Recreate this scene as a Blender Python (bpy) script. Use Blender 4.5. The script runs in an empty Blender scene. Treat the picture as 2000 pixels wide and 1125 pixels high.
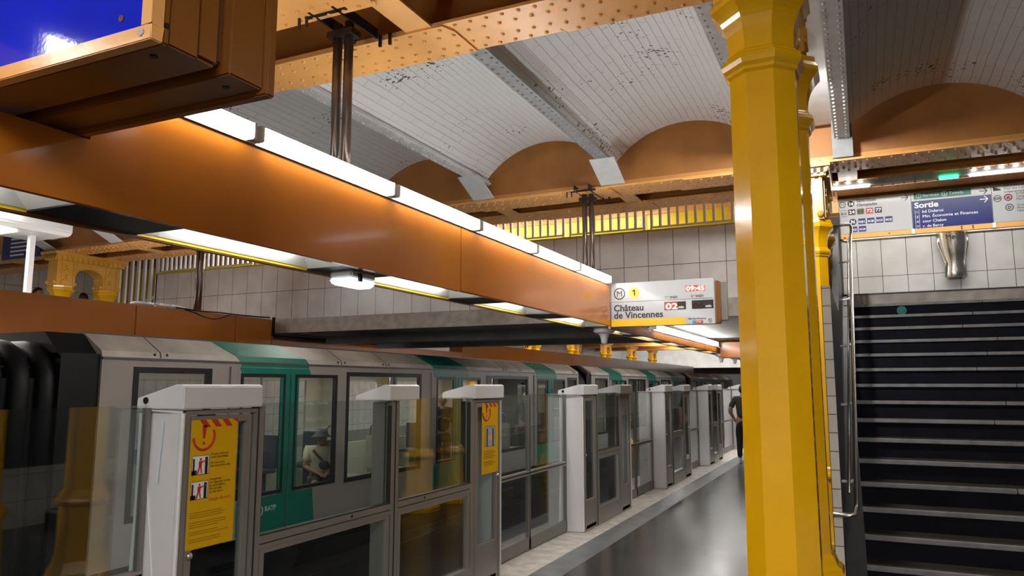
import bpy, bmesh, math, random
from mathutils import Vector, Matrix
from math import pi, sin, cos, radians
random.seed(7)
SC = bpy.context.scene
COL = SC.collection

# ------------------------------------------------------------------ camera, world, exposure
EYE = 1.64
cam_d = bpy.data.cameras.new('camera'); cam = bpy.data.objects.new('camera', cam_d); COL.objects.link(cam)
cam_d.sensor_width = 36.0; cam_d.lens = 1455.0/2000*36.0; cam_d.clip_start = 0.05; cam_d.clip_end = 300
cam.location = (0, 0, EYE); cam.rotation_euler = (radians(90+7.4), 0, radians(25.05))
SC.camera = cam
SC.view_settings.view_transform = 'Standard'; SC.view_settings.look = 'None'
SC.view_settings.gamma = 1.0; SC.view_settings.use_curve_mapping = False
SC.view_settings.exposure = 1.2
w = bpy.data.worlds.new('world'); SC.world = w; w.use_nodes = True
w.node_tree.nodes['Background'].inputs[0].default_value = (0.75, 0.8, 0.9, 1)
w.node_tree.nodes['Background'].inputs[1].default_value = 0.12
try:
    SC.cycles.max_bounces = 10; SC.cycles.transparent_max_bounces = 24; SC.cycles.glossy_bounces = 5
    SC.cycles.diffuse_bounces = 4; SC.cycles.sample_clamp_indirect = 6.0; SC.cycles.caustics_reflective = False
    SC.cycles.caustics_refractive = False; SC.cycles.use_denoising = True
except Exception: pass

TUBE = 13.0      # emission of the fluorescent tubes
SOFT = 7.0       # emission of recessed trays

# ------------------------------------------------------------------ materials
MAT = {}
def mat(name, col, rough=0.5, metal=0.0, noise=0.0, nscale=6.0, bump=0.0, bscale=60.0, coat=0.0, emit=None, estr=0.0, spec=0.5):
    if name in MAT: return MAT[name]
    m = bpy.data.materials.new(name); m.use_nodes = True; nt = m.node_tree; b = nt.nodes['Principled BSDF']
    b.inputs['Base Color'].default_value = (*col, 1); b.inputs['Roughness'].default_value = rough
    b.inputs['Metallic'].default_value = metal; b.inputs['Specular IOR Level'].default_value = spec
    if coat: b.inputs['Coat Weight'].default_value = coat; b.inputs['Coat Roughness'].default_value = 0.08
    if emit: b.inputs['Emission Color'].default_value = (*emit, 1); b.inputs['Emission Strength'].default_value = estr
    tc = nt.nodes.new('ShaderNodeTexCoord')
    if noise > 0:
        n = nt.nodes.new('ShaderNodeTexNoise'); n.inputs['Scale'].default_value = nscale; n.inputs['Detail'].default_value = 6
        nt.links.new(tc.outputs['Object'], n.inputs['Vector'])
        r = nt.nodes.new('ShaderNodeMapRange'); r.inputs[1].default_value = 0.3; r.inputs[2].default_value = 0.7
        r.inputs[3].default_value = 1-noise; r.inputs[4].default_value = 1+noise*0.4
        nt.links.new(n.outputs['Fac'], r.inputs[0])
        mx = nt.nodes.new('ShaderNodeVectorMath'); mx.operation = 'SCALE'; mx.inputs[0].default_value = col
        nt.links.new(r.outputs[0], mx.inputs['Scale']); nt.links.new(mx.outputs[0], b.inputs['Base Color'])
    if bump > 0:
        n2 = nt.nodes.new('ShaderNodeTexNoise'); n2.inputs['Scale'].default_value = bscale; n2.inputs['Detail'].default_value = 4
        nt.links.new(tc.outputs['Object'], n2.inputs['Vector'])
        bp = nt.nodes.new('ShaderNodeBump'); bp.inputs['Strength'].default_value = bump; bp.inputs['Distance'].default_value = 0.01
        nt.links.new(n2.outputs['Fac'], bp.inputs['Height']); nt.links.new(bp.outputs[0], b.inputs['Normal'])
    MAT[name] = m; return m

def emis(name, col, s):
    if name in MAT: return MAT[name]
    m = bpy.data.materials.new(name); m.use_nodes = True; nt = m.node_tree
    nt.nodes.remove(nt.nodes['Principled BSDF'])
    e = nt.nodes.new('ShaderNodeEmission'); e.inputs[0].default_value = (*col, 1); e.inputs[1].default_value = s
    nt.links.new(e.outputs[0], nt.nodes['Material Output'].inputs[0]); MAT[name] = m; return m

def glass(name, tint=(0.86, 0.93, 0.91), ior=1.5, boost=1.5, add=0.02):
    if name in MAT: return MAT[name]
    m = bpy.data.materials.new(name); m.use_nodes = True; nt = m.node_tree
    nt.nodes.remove(nt.nodes['Principled BSDF'])
    t = nt.nodes.new('ShaderNodeBsdfTransparent'); t.inputs[0].default_value = (*tint, 1)
    g = nt.nodes.new('ShaderNodeBsdfGlossy'); g.inputs['Roughness'].default_value = 0.01
    g.inputs[0].default_value = (1, 1, 1, 1)
    ge = nt.nodes.new('ShaderNodeNewGeometry'); dt = nt.nodes.new('ShaderNodeVectorMath'); dt.operation = 'DOT_PRODUCT'
    nt.links.new(ge.outputs['Normal'], dt.inputs[0]); nt.links.new(ge.outputs['Incoming'], dt.inputs[1])
    def mth(op, a, b=None, cl=False):
        q = nt.nodes.new('ShaderNodeMath'); q.operation = op; q.use_clamp = cl
        if hasattr(a, 'links'): nt.links.new(a, q.inputs[0])
        else: q.inputs[0].default_value = a
        if b is not None:
            if hasattr(b, 'links'): nt.links.new(b, q.inputs[1])
            else: q.inputs[1].default_value = b
        return q.outputs[0]
    c_ = mth('ABSOLUTE', dt.outputs['Value']); f0 = ((ior-1)/(ior+1))**2
    f5 = mth('POWER', mth('SUBTRACT', 1.0, c_, True), 5.0)
    ff = mth('ADD', mth('MULTIPLY', mth('ADD', mth('MULTIPLY', f5, 1-f0), f0), boost), add, True)
    mx = nt.nodes.new('ShaderNodeMixShader'); nt.links.new(ff, mx.inputs[0])
    nt.links.new(t.outputs[0], mx.inputs[1]); nt.links.new(g.outputs[0], mx.inputs[2])
    nt.links.new(mx.outputs[0], nt.nodes['Material Output'].inputs[0]); MAT[name] = m; return m

def tiles(name, axis, tw, th, ox, oz, col, grout=(0.06, 0.05, 0.045), mortar=0.004, rough=0.25, offset=0.0, var=0.06):
    """square-laid glazed tiles; axis is the horizontal world axis of the wall"""
    if name in MAT: return MAT[name]
    m = bpy.data.materials.new(name); m.use_nodes = True; nt = m.node_tree; b = nt.nodes['Principled BSDF']
    tc = nt.nodes.new('ShaderNodeTexCoord'); sp = nt.nodes.new('ShaderNodeSeparateXYZ'); nt.links.new(tc.outputs['Object'], sp.inputs[0])
    cb = nt.nodes.new('ShaderNodeCombineXYZ')
    def off(sock, d):
        a = nt.nodes.new('ShaderNodeMath'); a.operation = 'SUBTRACT'; a.inputs[1].default_value = d
        nt.links.new(sock, a.inputs[0]); return a.outputs[0]
    nt.links.new(off(sp.outputs[axis], ox), cb.inputs[0]); nt.links.new(off(sp.outputs[2], oz), cb.inputs[1])
    br = nt.nodes.new('ShaderNodeTexBrick'); br.offset = offset; br.inputs['Scale'].default_value = 1
    br.inputs['Brick Width'].default_value = tw; br.inputs['Row Height'].default_value = th
    br.inputs['Mortar Size'].default_value = mortar; br.inputs['Mortar Smooth'].default_value = 0.1
    br.inputs['Color1'].default_value = (*col, 1); br.inputs['Color2'].default_value = (*[c*(1-var) for c in col], 1)
    br.inputs['Mortar'].default_value = (*grout, 1); nt.links.new(cb.outputs[0], br.inputs['Vector'])
    n = nt.nodes.new('ShaderNodeTexNoise'); n.inputs['Scale'].default_value = 3.0; n.inputs['Detail'].default_value = 8
    nt.links.new(tc.outputs['Object'], n.inputs['Vector'])
    r = nt.nodes.new('ShaderNodeMapRange'); r.inputs[1].default_value = 0.3; r.inputs[2].default_value = 0.7; r.inputs[3].default_value = 0.82; r.inputs[4].default_value = 1.02
    nt.links.new(n.outputs['Fac'], r.inputs[0])
    mx = nt.nodes.new('ShaderNodeVectorMath'); mx.operation = 'SCALE'; nt.links.new(br.outputs['Color'], mx.inputs[0]); nt.links.new(r.outputs[0], mx.inputs['Scale'])
    nt.links.new(mx.outputs[0], b.inputs['Base Color']); b.inputs['Roughness'].default_value = rough
    bp = nt.nodes.new('ShaderNodeBump'); bp.inputs['Strength'].default_value = 0.4; bp.inputs['Distance'].default_value = 0.003; bp.invert = True
    nt.links.new(br.outputs['Fac'], bp.inputs['Height']); nt.links.new(bp.outputs[0], b.inputs['Normal'])
    MAT[name] = m; return m

def painted_brick(name, col):
    if name in MAT: return MAT[name]
    m = bpy.data.materials.new(name); m.use_nodes = True; nt = m.node_tree; b = nt.nodes['Principled BSDF']; L = nt.links.new
    uv = nt.nodes.new('ShaderNodeUVMap'); tc = nt.nodes.new('ShaderNodeTexCoord')
    # wobble the courses a little
    n0 = nt.nodes.new('ShaderNodeTexNoise'); n0.inputs['Scale'].default_value = 2.5; L(tc.outputs['Object'], n0.inputs['Vector'])
    sc = nt.nodes.new('ShaderNodeVectorMath'); sc.operation = 'SCALE'; sc.inputs['Scale'].default_value = 0.03; L(n0.outputs['Color'], sc.inputs[0])
    ad = nt.nodes.new('ShaderNodeVectorMath'); ad.operation = 'ADD'; L(uv.outputs[0], ad.inputs[0]); L(sc.outputs[0], ad.inputs[1])
    br = nt.nodes.new('ShaderNodeTexBrick'); br.inputs['Scale'].default_value = 1; br.inputs['Brick Width'].default_value = 0.62
    br.inputs['Row Height'].default_value = 0.082; br.inputs['Mortar Size'].default_value = 0.0035; br.inputs['Mortar Smooth'].default_value = 0.4
    L(ad.outputs[0], br.inputs['Vector'])
    n = nt.nodes.new('ShaderNodeTexNoise'); n.inputs['Scale'].default_value = 1.3; n.inputs['Detail'].default_value = 5; L(tc.outputs['Object'], n.inputs['Vector'])
    n3 = nt.nodes.new('ShaderNodeTexNoise'); n3.inputs['Scale'].default_value = 26; n3.inputs['Detail'].default_value = 3; L(tc.outputs['Object'], n3.inputs['Vector'])
    a = nt.nodes.new('ShaderNodeMath'); a.operation = 'MULTIPLY'; L(n.outputs['Fac'], a.inputs[0]); L(n3.outputs['Fac'], a.inputs[1])
    th = nt.nodes.new('ShaderNodeMapRange'); th.inputs[1].default_value = 0.37; th.inputs[2].default_value = 0.385; L(a.outputs[0], th.inputs[0])
    # mortar darkness varies
    mm = nt.nodes.new('ShaderNodeMath'); mm.operation = 'MULTIPLY'; L(br.outputs['Fac'], mm.inputs[0]); L(n.outputs['Fac'], mm.inputs[1])
    m1 = nt.nodes.new('ShaderNodeMixRGB'); m1.inputs[1].default_value = (*col, 1); m1.inputs[2].default_value = (0.16, 0.15, 0.145, 1); L(mm.outputs[0], m1.inputs[0])
    m2 = nt.nodes.new('ShaderNodeMixRGB'); m2.inputs[2].default_value = (0.06, 0.055, 0.05, 1); L(th.outputs[0], m2.inputs[0]); L(m1.outputs[0], m2.inputs[1])
    L(m2.outputs[0], b.inputs['Base Color']); b.inputs['Roughness'].default_value = 0.55
    hs = nt.nodes.new('ShaderNodeMath'); hs.operation = 'MULTIPLY_ADD'; hs.inputs[1].default_value = -1.0; hs.inputs[2].default_value = 1.0; L(br.outputs['Fac'], hs.inputs[0])
    h2 = nt.nodes.new('ShaderNodeMath'); h2.operation = 'MULTIPLY_ADD'; h2.inputs[1].default_value = 0.5; L(n3.outputs['Fac'], h2.inputs[0]); L(hs.outputs[0], h2.inputs[2])
    bp = nt.nodes.new('ShaderNodeBump'); bp.inputs['Strength'].default_value = 0.55; bp.inputs['Distance'].default_value = 0.012
    L(h2.outputs[0], bp.inputs['Height']); L(bp.outputs[0], b.inputs['Normal'])
    MAT[name] = m; return m

def floor_mat():
    m = bpy.data.materials.new('floor_asphalt'); m.use_nodes = True; nt = m.node_tree; b = nt.nodes['Principled BSDF']; L = nt.links.new
    tc = nt.nodes.new('ShaderNodeTexCoord')
    n = nt.nodes.new('ShaderNodeTexNoise'); n.inputs['Scale'].default_value = 1.1; n.inputs['Detail'].default_value = 9; L(tc.outputs['Object'], n.inputs['Vector'])
    cr = nt.nodes.new('ShaderNodeValToRGB'); cr.color_ramp.elements[0].color = (0.018, 0.018, 0.020, 1); cr.color_ramp.elements[1].color = (0.034, 0.033, 0.035, 1)
    cr.color_ramp.elements[0].position = 0.3; cr.color_ramp.elements[1].position = 0.75
    L(n.outputs['Fac'], cr.inputs[0]); L(cr.outputs[0], b.inputs['Base Color'])
    n2 = nt.nodes.new('ShaderNodeTexNoise'); n2.inputs['Scale'].default_value = 3; n2.inputs['Detail'].default_value = 6; L(tc.outputs['Object'], n2.inputs['Vector'])
    r = nt.nodes.new('ShaderNodeMapRange'); r.inputs[3].default_value = 0.17; r.inputs[4].default_value = 0.30; L(n2.outputs['Fac'], r.inputs[0]); L(r.outputs[0], b.inputs['Roughness'])
    n3 = nt.nodes.new('ShaderNodeTexNoise'); n3.inputs['Scale'].default_value = 9; L(tc.outputs['Object'], n3.inputs['Vector'])
    bp = nt.nodes.new('ShaderNodeBump'); bp.inputs['Strength'].default_value = 0.06; bp.inputs['Distance'].default_value = 0.01; L(n3.outputs['Fac'], bp.inputs['Height']); L(bp.outputs[0], b.inputs['Normal'])
    return m

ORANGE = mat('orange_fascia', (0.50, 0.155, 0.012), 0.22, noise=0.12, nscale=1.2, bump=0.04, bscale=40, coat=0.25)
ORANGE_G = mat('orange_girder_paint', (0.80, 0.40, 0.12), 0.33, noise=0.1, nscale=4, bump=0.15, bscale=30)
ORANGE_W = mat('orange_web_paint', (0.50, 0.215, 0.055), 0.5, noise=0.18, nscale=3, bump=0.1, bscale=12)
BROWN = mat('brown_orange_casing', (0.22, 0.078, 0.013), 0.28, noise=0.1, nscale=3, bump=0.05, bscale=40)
YELLOW = mat('yellow_gloss_paint', (0.74, 0.385, 0.002), 0.17, noise=0.07, nscale=5, bump=0.10, bscale=14, coat=0.3)
YELLOW_O = mat('yellow_ornament_paint', (0.64, 0.35, 0.05), 0.35, noise=0.08)
YELLOW_P = mat('yellow_panel', (0.80, 0.55, 0.01), 0.35)
WHITE_V = painted_brick('white_painted_brick', (0.66, 0.66, 0.665))
WHITE_S = mat('white_painted_steel', (0.60, 0.61, 0.62), 0.4, noise=0.12, nscale=8, bump=0.2, bscale=25)
GREY_S = mat('grey_painted_steel', (0.28, 0.29, 0.30), 0.45, noise=0.2, nscale=10, bump=0.1)
DARK_S = mat('dark_steel', (0.05, 0.042, 0.038), 0.35, metal=0.7, noise=0.2)
TUBE_S = mat('brown_steel_tube', (0.16, 0.12, 0.10), 0.3, metal=0.7)
CONC = mat('old_concrete', (0.50, 0.45, 0.41), 0.75, noise=0.3, nscale=7, bump=0.3, bscale=40)
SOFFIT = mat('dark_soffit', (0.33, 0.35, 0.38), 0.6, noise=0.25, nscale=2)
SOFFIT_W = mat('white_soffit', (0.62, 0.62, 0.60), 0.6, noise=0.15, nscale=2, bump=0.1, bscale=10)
BLACK = mat('black_rubber', (0.010, 0.010, 0.012), 0.45, spec=0.3)
BLACKP = mat('black_panel', (0.012, 0.012, 0.014), 0.4)
PSD_W = mat('white_lacquer', (0.70, 0.69, 0.70), 0.25, coat=0.2, noise=0.03)
PSD_G = mat('grey_beige_aluminium', (0.30, 0.275, 0.25), 0.35, metal=0.35, noise=0.05)
PSD_D = mat('dark_gasket', (0.02, 0.019, 0.018), 0.5)
KICK = mat('grey_kick_panel', (0.20, 0.185, 0.17), 0.4, metal=0.3)
GLASS = glass('platform_glass', (0.88, 0.93, 0.92), 1.5, 1.7, 0.01)
GLASS_T = glass('train_glass', (0.92, 0.94, 0.93), 1.5, 0.8, 0.0)
TR_GREY = mat('train_grey', (0.44, 0.40, 0.37), 0.42, noise=0.12, nscale=2)
TR_ROOF = mat('train_roof_white', (0.68, 0.62, 0.56), 0.5, noise=0.3, nscale=1.7)
TR_DGREY = mat('train_dark_grey', (0.12, 0.115, 0.11), 0.4, noise=0.1)
GREEN = mat('jade_green', (0.0, 0.23, 0.165), 0.35, noise=0.1)
CREAM = mat('cream_plastic', (0.50, 0.47, 0.38), 0.4)
WHITEP = mat('white_plastic', (0.75, 0.76, 0.77), 0.35)
CHROME = mat('brushed_steel', (0.62, 0.60, 0.57), 0.22, metal=1.0, bump=0.1, bscale=20)
BLUE = mat('blue_enamel', (0.004, 0.015, 0.62), 0.12, coat=0.5, noise=0.15, nscale=4, bump=0.05)
NAVY = mat('navy_enamel', (0.012, 0.02, 0.13), 0.35)
SIGNW = mat('white_sign_face', (0.43, 0.445, 0.46), 0.25, coat=0.2)
INK = mat('black_ink', (0.012, 0.012, 0.014), 0.5)
WHT = mat('white_print', (0.80, 0.82, 0.84), 0.5)
SIGNG = mat('sign_green', (0.01, 0.16, 0.12), 0.4)
RED = mat('red_print', (0.55, 0.03, 0.015), 0.5)
POST_Y = mat('poster_yellow', (0.72, 0.40, 0.005), 0.35)
STEP_D = mat('dark_step_stone', (0.007, 0.008, 0.013), 0.8, noise=0.4, nscale=5, spec=0.15)
TREAD = mat('brown_grey_tread', (0.03, 0.025, 0.02), 0.8, noise=0.3, nscale=6, spec=0.2)
NOSE = mat('worn_step_nosing', (0.22, 0.215, 0.225), 0.42, noise=0.3, nscale=9)
STONE = mat('dark_stone_plinth', (0.05, 0.05, 0.055), 0.4, noise=0.3, nscale=5)
FLOOR = floor_mat()
STRIPE = mat('pale_edge_strip', (0.55, 0.50, 0.45), 0.5, noise=0.35, nscale=8)
EDGE = mat('grey_edge_band', (0.16, 0.165, 0.175), 0.35, noise=0.35, nscale=5)
PIT = mat('track_pit', (0.018, 0.018, 0.02), 0.8, noise=0.4, nscale=5)
TILE = tiles('facade_tiles', 0, 0.37, 0.52, -0.16, 2.84, (0.76, 0.73, 0.72))
TILE_R = tiles('landing_wall_tiles', 0, 0.335, 0.58, 0.02, 2.68, (0.52, 0.515, 0.50))
TILE_S = tiles('side_wall_tiles', 1, 0.3, 0.3, 0, 0, (0.55, 0.54, 0.50), mortar=0.003)
TILE_X = tiles('end_wall_tiles', 0, 0.12, 0.13, -0.241, 0.0, (0.60, 0.57, 0.52), mortar=0.003)
LAMP = emis('tube_light', (1.0, 0.98, 0.94), TUBE)
LAMP_S = emis('tray_light', (1.0, 0.98, 0.93), SOFT)
LAMP_C = emis('cool_light', (0.72, 0.90, 1.0), 0.75)
LAMP_Y = emis('train_ceiling_light', (1.0, 0.95, 0.85), 3.0)
LAMP_G = emis('green_lamp', (0.05, 1.0, 0.35), 1.6)
LED_R = emis('red_led', (1.0, 0.10, 0.03), 0.45)
LED_O = emis('white_led', (1.0, 0.80, 0.68), 1.3)
LED_D = emis('dim_led', (0.25, 0.09, 0.05), 0.12)
SKIN = mat('skin', (0.42, 0.21, 0.13), 0.5); SKIN_D = mat('dark_skin', (0.10, 0.05, 0.035), 0.5)
HAIR = mat('black_hair', (0.012, 0.010, 0.010), 0.6)

# ------------------------------------------------------------------ mesh helpers
class MB:
    def __init__(s): s.v = []; s.f = []; s.uv = None
    def add(s, vs, fs):
        n = len(s.v); s.v += [tuple(v) for v in vs]; s.f += [tuple(i+n for i in f) for f in fs]; return s
    def box(s, x0, x1, y0, y1, z0, z1):
        if x0 > x1: x0, x1 = x1, x0
        if y0 > y1: y0, y1 = y1, y0
        if z0 > z1: z0, z1 = z1, z0
        return s.add([(x0,y0,z0),(x1,y0,z0),(x1,y1,z0),(x0,y1,z0),(x0,y0,z1),(x1,y0,z1),(x1,y1,z1),(x0,y1,z1)],
                     [(0,3,2,1),(4,5,6,7),(0,1,5,4),(1,2,6,5),(2,3,7,6),(3,0,4,7)])
    def prism(s, poly, axis, a, b):
        """extrude a polygon given in the two other axes (in x,y,z order) from a to b along axis"""
        n = len(poly)
        def P(p, t):
            if axis == 'x': return (t, p[0], p[1])
            if axis == 'y': return (p[0], t, p[1])
            return (p[0], p[1], t)
        vs = [P(p, a) for p in poly] + [P(p, b) for p in poly]
        fs = [tuple(range(n))[::-1], tuple(range(n, 2*n))] + [(i, (i+1) % n, n+(i+1) % n, n+i) for i in range(n)]
        return s.add(vs, fs)
    def quadbar(s, p, q, w, d, up=(0,0,1)):
        p = Vector(p); q = Vector(q); t = (q-p).normalized(); u = Vector(up).cross(t)
        if u.length < 1e-4: u = Vector((1,0,0)).cross(t)
        u.normalize(); v = t.cross(u); vs = []
        for c in (p, q):
            for a, b in ((-1,-1),(1,-1),(1,1),(-1,1)): vs.append(c+u*a*w/2+v*b*d/2)
        return s.add(vs, [(0,1,2,3),(4,7,6,5),(0,4,5,1),(1,5,6,2),(2,6,7,3),(3,7,4,0)])
    def tube(s, pts, r, n=10, caps=True):
        pts = [Vector(p) for p in pts]; base = len(s.v); vs = []; fs = []
        prev = None
        for i, p in enumerate(pts):
            t = (pts[min(i+1, len(pts)-1)]-pts[max(i-1, 0)]).normalized()
            if prev is None:
                u = t.orthogonal().normalized()
            else:
                u = (prev - t*prev.dot(t)).normalized()
            prev = u; w_ = t.cross(u)
            rr = r[i] if isinstance(r, (list, tuple)) else r
            for k in range(n):
                a = 2*pi*k/n; vs.append(p+u*cos(a)*rr+w_*sin(a)*rr)
        for i in range(len(pts)-1):
            for k in range(n):
                a = i*n+k; b = i*n+(k+1) % n; fs.append((a, b, b+n, a+n))
        if caps: fs.append(tuple(range(n))[::-1]); fs.append(tuple(range((len(pts)-1)*n, len(pts)*n)))
        return s.add(vs, fs)
    def lathe(s, prof, c, n=24, axis='z', rot=0.0):
        vs = []; fs = []
        for r, h in prof:
            for k in range(n):
                a = 2*pi*k/n+rot
                if axis == 'z': vs.append((c[0]+r*cos(a), c[1]+r*sin(a), c[2]+h))
                elif axis == 'x': vs.append((c[0]+h, c[1]+r*cos(a), c[2]+r*sin(a)))
                else: vs.append((c[0]+r*cos(a), c[1]+h, c[2]+r*sin(a)))
        m = len(prof)
        for i in range(m-1):
            for k in range(n):
                a = i*n+k; b = i*n+(k+1) % n; fs.append((a, b, b+n, a+n))
        fs.append(tuple(range(n))[::-1]); fs.append(tuple(range((m-1)*n, m*n)))
        return s.add(vs, fs)
    def ball(s, c, r, n=12, m=8, sc=(1,1,1)):
        vs = []; fs = []
        for j in range(m+1):
            th = pi*j/m
            for k in range(n):
                a = 2*pi*k/n; vs.append((c[0]+r*sc[0]*sin(th)*cos(a), c[1]+r*sc[1]*sin(th)*sin(a), c[2]+r*sc[2]*cos(th)))
        for j in range(m):
            for k in range(n):
                a = j*n+k; b = j*n+(k+1) % n; fs.append((a, a+n, b+n, b))
        return s.add(vs, fs)
    def rivet(s, c, r, d):
        """low dome on a surface, d = outward unit normal"""
        d = Vector(d); u = d.orthogonal().normalized(); v = d.cross(u); c = Vector(c); vs = []
        for rr, h in ((1.0, 0.0), (0.82, 0.55), (0.4, 0.85)):
            for k in range(8):
                a = 2*pi*k/8; vs.append(c+(u*cos(a)+v*sin(a))*r*rr+d*r*h)
        vs.append(c+d*r*0.92)
        fs = []
        for i in range(2):
            for k in range(8): fs.append((i*8+k, i*8+(k+1) % 8, i*8+8+(k+1) % 8, i*8+8+k))
        for k in range(8): fs.append((16+k, 16+(k+1) % 8, 24))
        return s.add(vs, fs)
    def build(s, name, m, parent=None, smooth=False, bevel=0.0, kind=None, fix=True):
        me = bpy.data.meshes.new(name)
        off = wbase(parent)
        me.from_pydata([(v[0]-off.x, v[1]-off.y, v[2]-off.z) for v in s.v], [], s.f)
        if s.uv:
            ul = me.uv_layers.new(name='UVMap')
            for p in me.polygons:
                for li in p.loop_indices: ul.data[li].uv = s.uv[me.loops[li].vertex_index]
        if fix or bevel:
            bm = bmesh.new(); bm.from_mesh(me)
            if bevel:
                bmesh.ops.remove_doubles(bm, verts=bm.verts, dist=1e-5)
            bmesh.ops.recalc_face_normals(bm, faces=bm.faces)
            if bevel:
                es = [e for e in bm.edges if len(e.link_faces) == 2 and e.calc_face_angle(0) > 0.5]
                bmesh.ops.bevel(bm, geom=es, offset=bevel, segments=2, affect='EDGES', clamp_overlap=True)
            bm.to_mesh(me); bm.free()
        if smooth:
            for p in me.polygons: p.use_smooth = True
        if m: me.materials.append(m)
        o = bpy.data.objects.new(name, me); COL.objects.link(o)
        if parent: o.parent = parent
        if kind: o['kind'] = kind
        return o

def wbase(o):
    v = Vector((0,0,0))
    while o is not None: v += o.location; o = o.parent
    return v
def thing(name, label, cat, loc, group=None):
    o = bpy.data.objects.new(name, None); COL.objects.link(o); o.location = loc; o.empty_display_size = 0.1
    o['label'] = label; o['category'] = cat
    if group: o['group'] = group
    return o
def tag(o, label, cat, group=None):
    o['label'] = label; o['category'] = cat
    if group: o['group'] = group
    return o
def kids(o): return list(o.children)
def dup(root, loc, label, group=None):
    r = root.copy(); COL.objects.link(r); r.location = loc; r['label'] = label
    if group: r['group'] = group
    for ch in kids(root):
        c = ch.copy(); COL.objects.link(c); c.parent = r
        for g in kids(ch):
            d = g.copy(); COL.objects.link(d); d.parent = c
    return r
def B(x0, x1, y0, y1, z0, z1): return MB().box(x0, x1, y0, y1, z0, z1)
def struct(name, mb, m, smooth=False, bevel=0): return mb.build(name, m, None, smooth, bevel, kind='structure')

def lettering(s, size, org, m, parent, name='lettering', u=(1,0,0), v=(0,0,1), bold=0.0, align='LEFT', width=None, depth=0.0008, mirror=False):
    cu = bpy.data.curves.new('t', 'FONT'); cu.body = s; cu.size = size; cu.align_x = align; cu.offset = bold; cu.extrude = depth
    cu.resolution_u = 3
    to = bpy.data.objects.new('t', cu); COL.objects.link(to)
    me = bpy.data.meshes.new_from_object(to); bpy.data.objects.remove(to)
    if width and me.vertices:
        xs = [p.co.x for p in me.vertices]; k = width/max(max(xs)-min(xs), 1e-6)
        for p in me.vertices: p.co.x *= k
    U = Vector(u).normalized(); V = Vector(v).normalized(); N = U.cross(V)
    off = wbase(parent)
    for p in me.vertices:
        q = Vector(org)+U*p.co.x+V*p.co.y+N*p.co.z - off; p.co = q
    me.materials.clear(); me.materials.append(m)
    o = bpy.data.objects.new(name, me); COL.objects.link(o); o.parent = parent
    return o
def grid_holes(mb, x0, x1, y0, y1, z0, z1, holes):
    """slab in the y-z plane with rectangular openings"""
    ys = sorted({y0, y1, *[h[0] for h in holes], *[h[1] for h in holes]}); zs = sorted({z0, z1, *[h[2] for h in holes], *[h[3] for h in holes]})
    ys = [y for y in ys if y0 <= y <= y1]; zs = [z for z in zs if z0 <= z <= z1]
    for a, b in zip(ys, ys[1:]):
        run = None
        for c, d in zip(zs, zs[1:]):
            ym, zm = (a+b)/2, (c+d)/2
            hole = any(h[0] < ym < h[1] and h[2] < zm < h[3] for h in holes)
            if not hole:
                if run is None: run = [c, d]
                else: run[1] = d
            elif run: mb.box(x0, x1, a, b, *run); run = None
        if run: mb.box(x0, x1, a, b, *run)
    return mb
def frame_yz(mb, x0, x1, y0, y1, z0, z1, t):
    mb.box(x0, x1, y0, y1, z0, z0+t); mb.box(x0, x1, y0, y1, z1-t, z1)
    mb.box(x0, x1, y0, y0+t, z0+t, z1-t); mb.box(x0, x1, y1-t, y1, z0+t, z1-t); return mb
def disc(c, r, n, axis, t):
    return MB().lathe([(r, -t/2), (r, t/2)], c, n, axis)
def ring(mb, c, R, r, n=28, u=(1,0,0), v=(0,0,1), a0=0, a1=2*pi):
    U = Vector(u); V = Vector(v); c = Vector(c); full = abs(a1-a0-2*pi) < 1e-6
    pts = [c+U*cos(a0+(a1-a0)*i/n)*R+V*sin(a0+(a1-a0)*i/n)*R for i in range(n+1)]
    return mb.tube(pts, r, 6, caps=not full)

# ================================================================== SETTING
NEARX = -3.12       # plane of the sliding platform doors
YEND = 58.0
struct('floor', B(-2.45, 6.0, -6, YEND, -0.25, 0.0), FLOOR)
struct('trim_1', B(-2.72, -2.45, -6, YEND, -0.25, 0.001), EDGE)
struct('trim_2', B(-3.32, -2.72, -6, YEND, -0.25, 0.002), STRIPE)
struct('floor_pit', B(-10.0, -3.3, -6, YEND, -1.35, -1.2), PIT)
struct('wall_pit', B(-3.36, -3.32, -6, YEND, -1.2, -0.02), PIT)
struct('floor_opposite', B(-17.0, -9.95, -6, YEND, -1.2, 0.0), FLOOR)
struct('wall_left', B(-17.2, -17.0, -6, YEND, 0, 5.2), tiles('left_wall_tiles', 1, 0.37, 0.52, 0, 0.2, (0.66, 0.66, 0.65)))
struct('wall_far', B(-17.2, 6.2, YEND, YEND+0.2, -1.3, 3.0), mat('far_wall', (0.06, 0.06, 0.065), 0.8))
struct('wall_portal', B(-17.2, 6.2, YEND-1.2, YEND+0.2, 2.9, 5.2), SOFFIT_W)
struct('wall_rear', B(-17.2, 6.2, -6.2, -6.0, -1.3, 5.2), mat('rear_wall', (0.45, 0.44, 0.42), 0.6, noise=0.1))
struct('wall_right', B(6.0, 6.2, -6, YEND, 0, 5.2), TILE_S)

# rails in the pit
for rx in (-4.0, -5.45, -7.7, -9.15):
    r = MB().box(rx-0.03, rx+0.03, -6, YEND, -1.07, -1.02); r.box(rx-0.012, rx+0.012, -6, YEND, -1.17, -1.07); r.box(rx-0.07, rx+0.07, -6, YEND, -1.2, -1.17)
    d = {-4.0: 'nearest steel running rail in the pit below the glass screens', -5.45: 'second steel running rail, beside the middle of the pit',
         -7.7: 'steel running rail under the near wheels of the train', -9.15: 'steel running rail under the far side of the train'}[rx]
    tag(r.build('rail', mat('rail_steel', (0.10, 0.08, 0.07), 0.4, metal=0.8)), d, 'rail')

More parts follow.
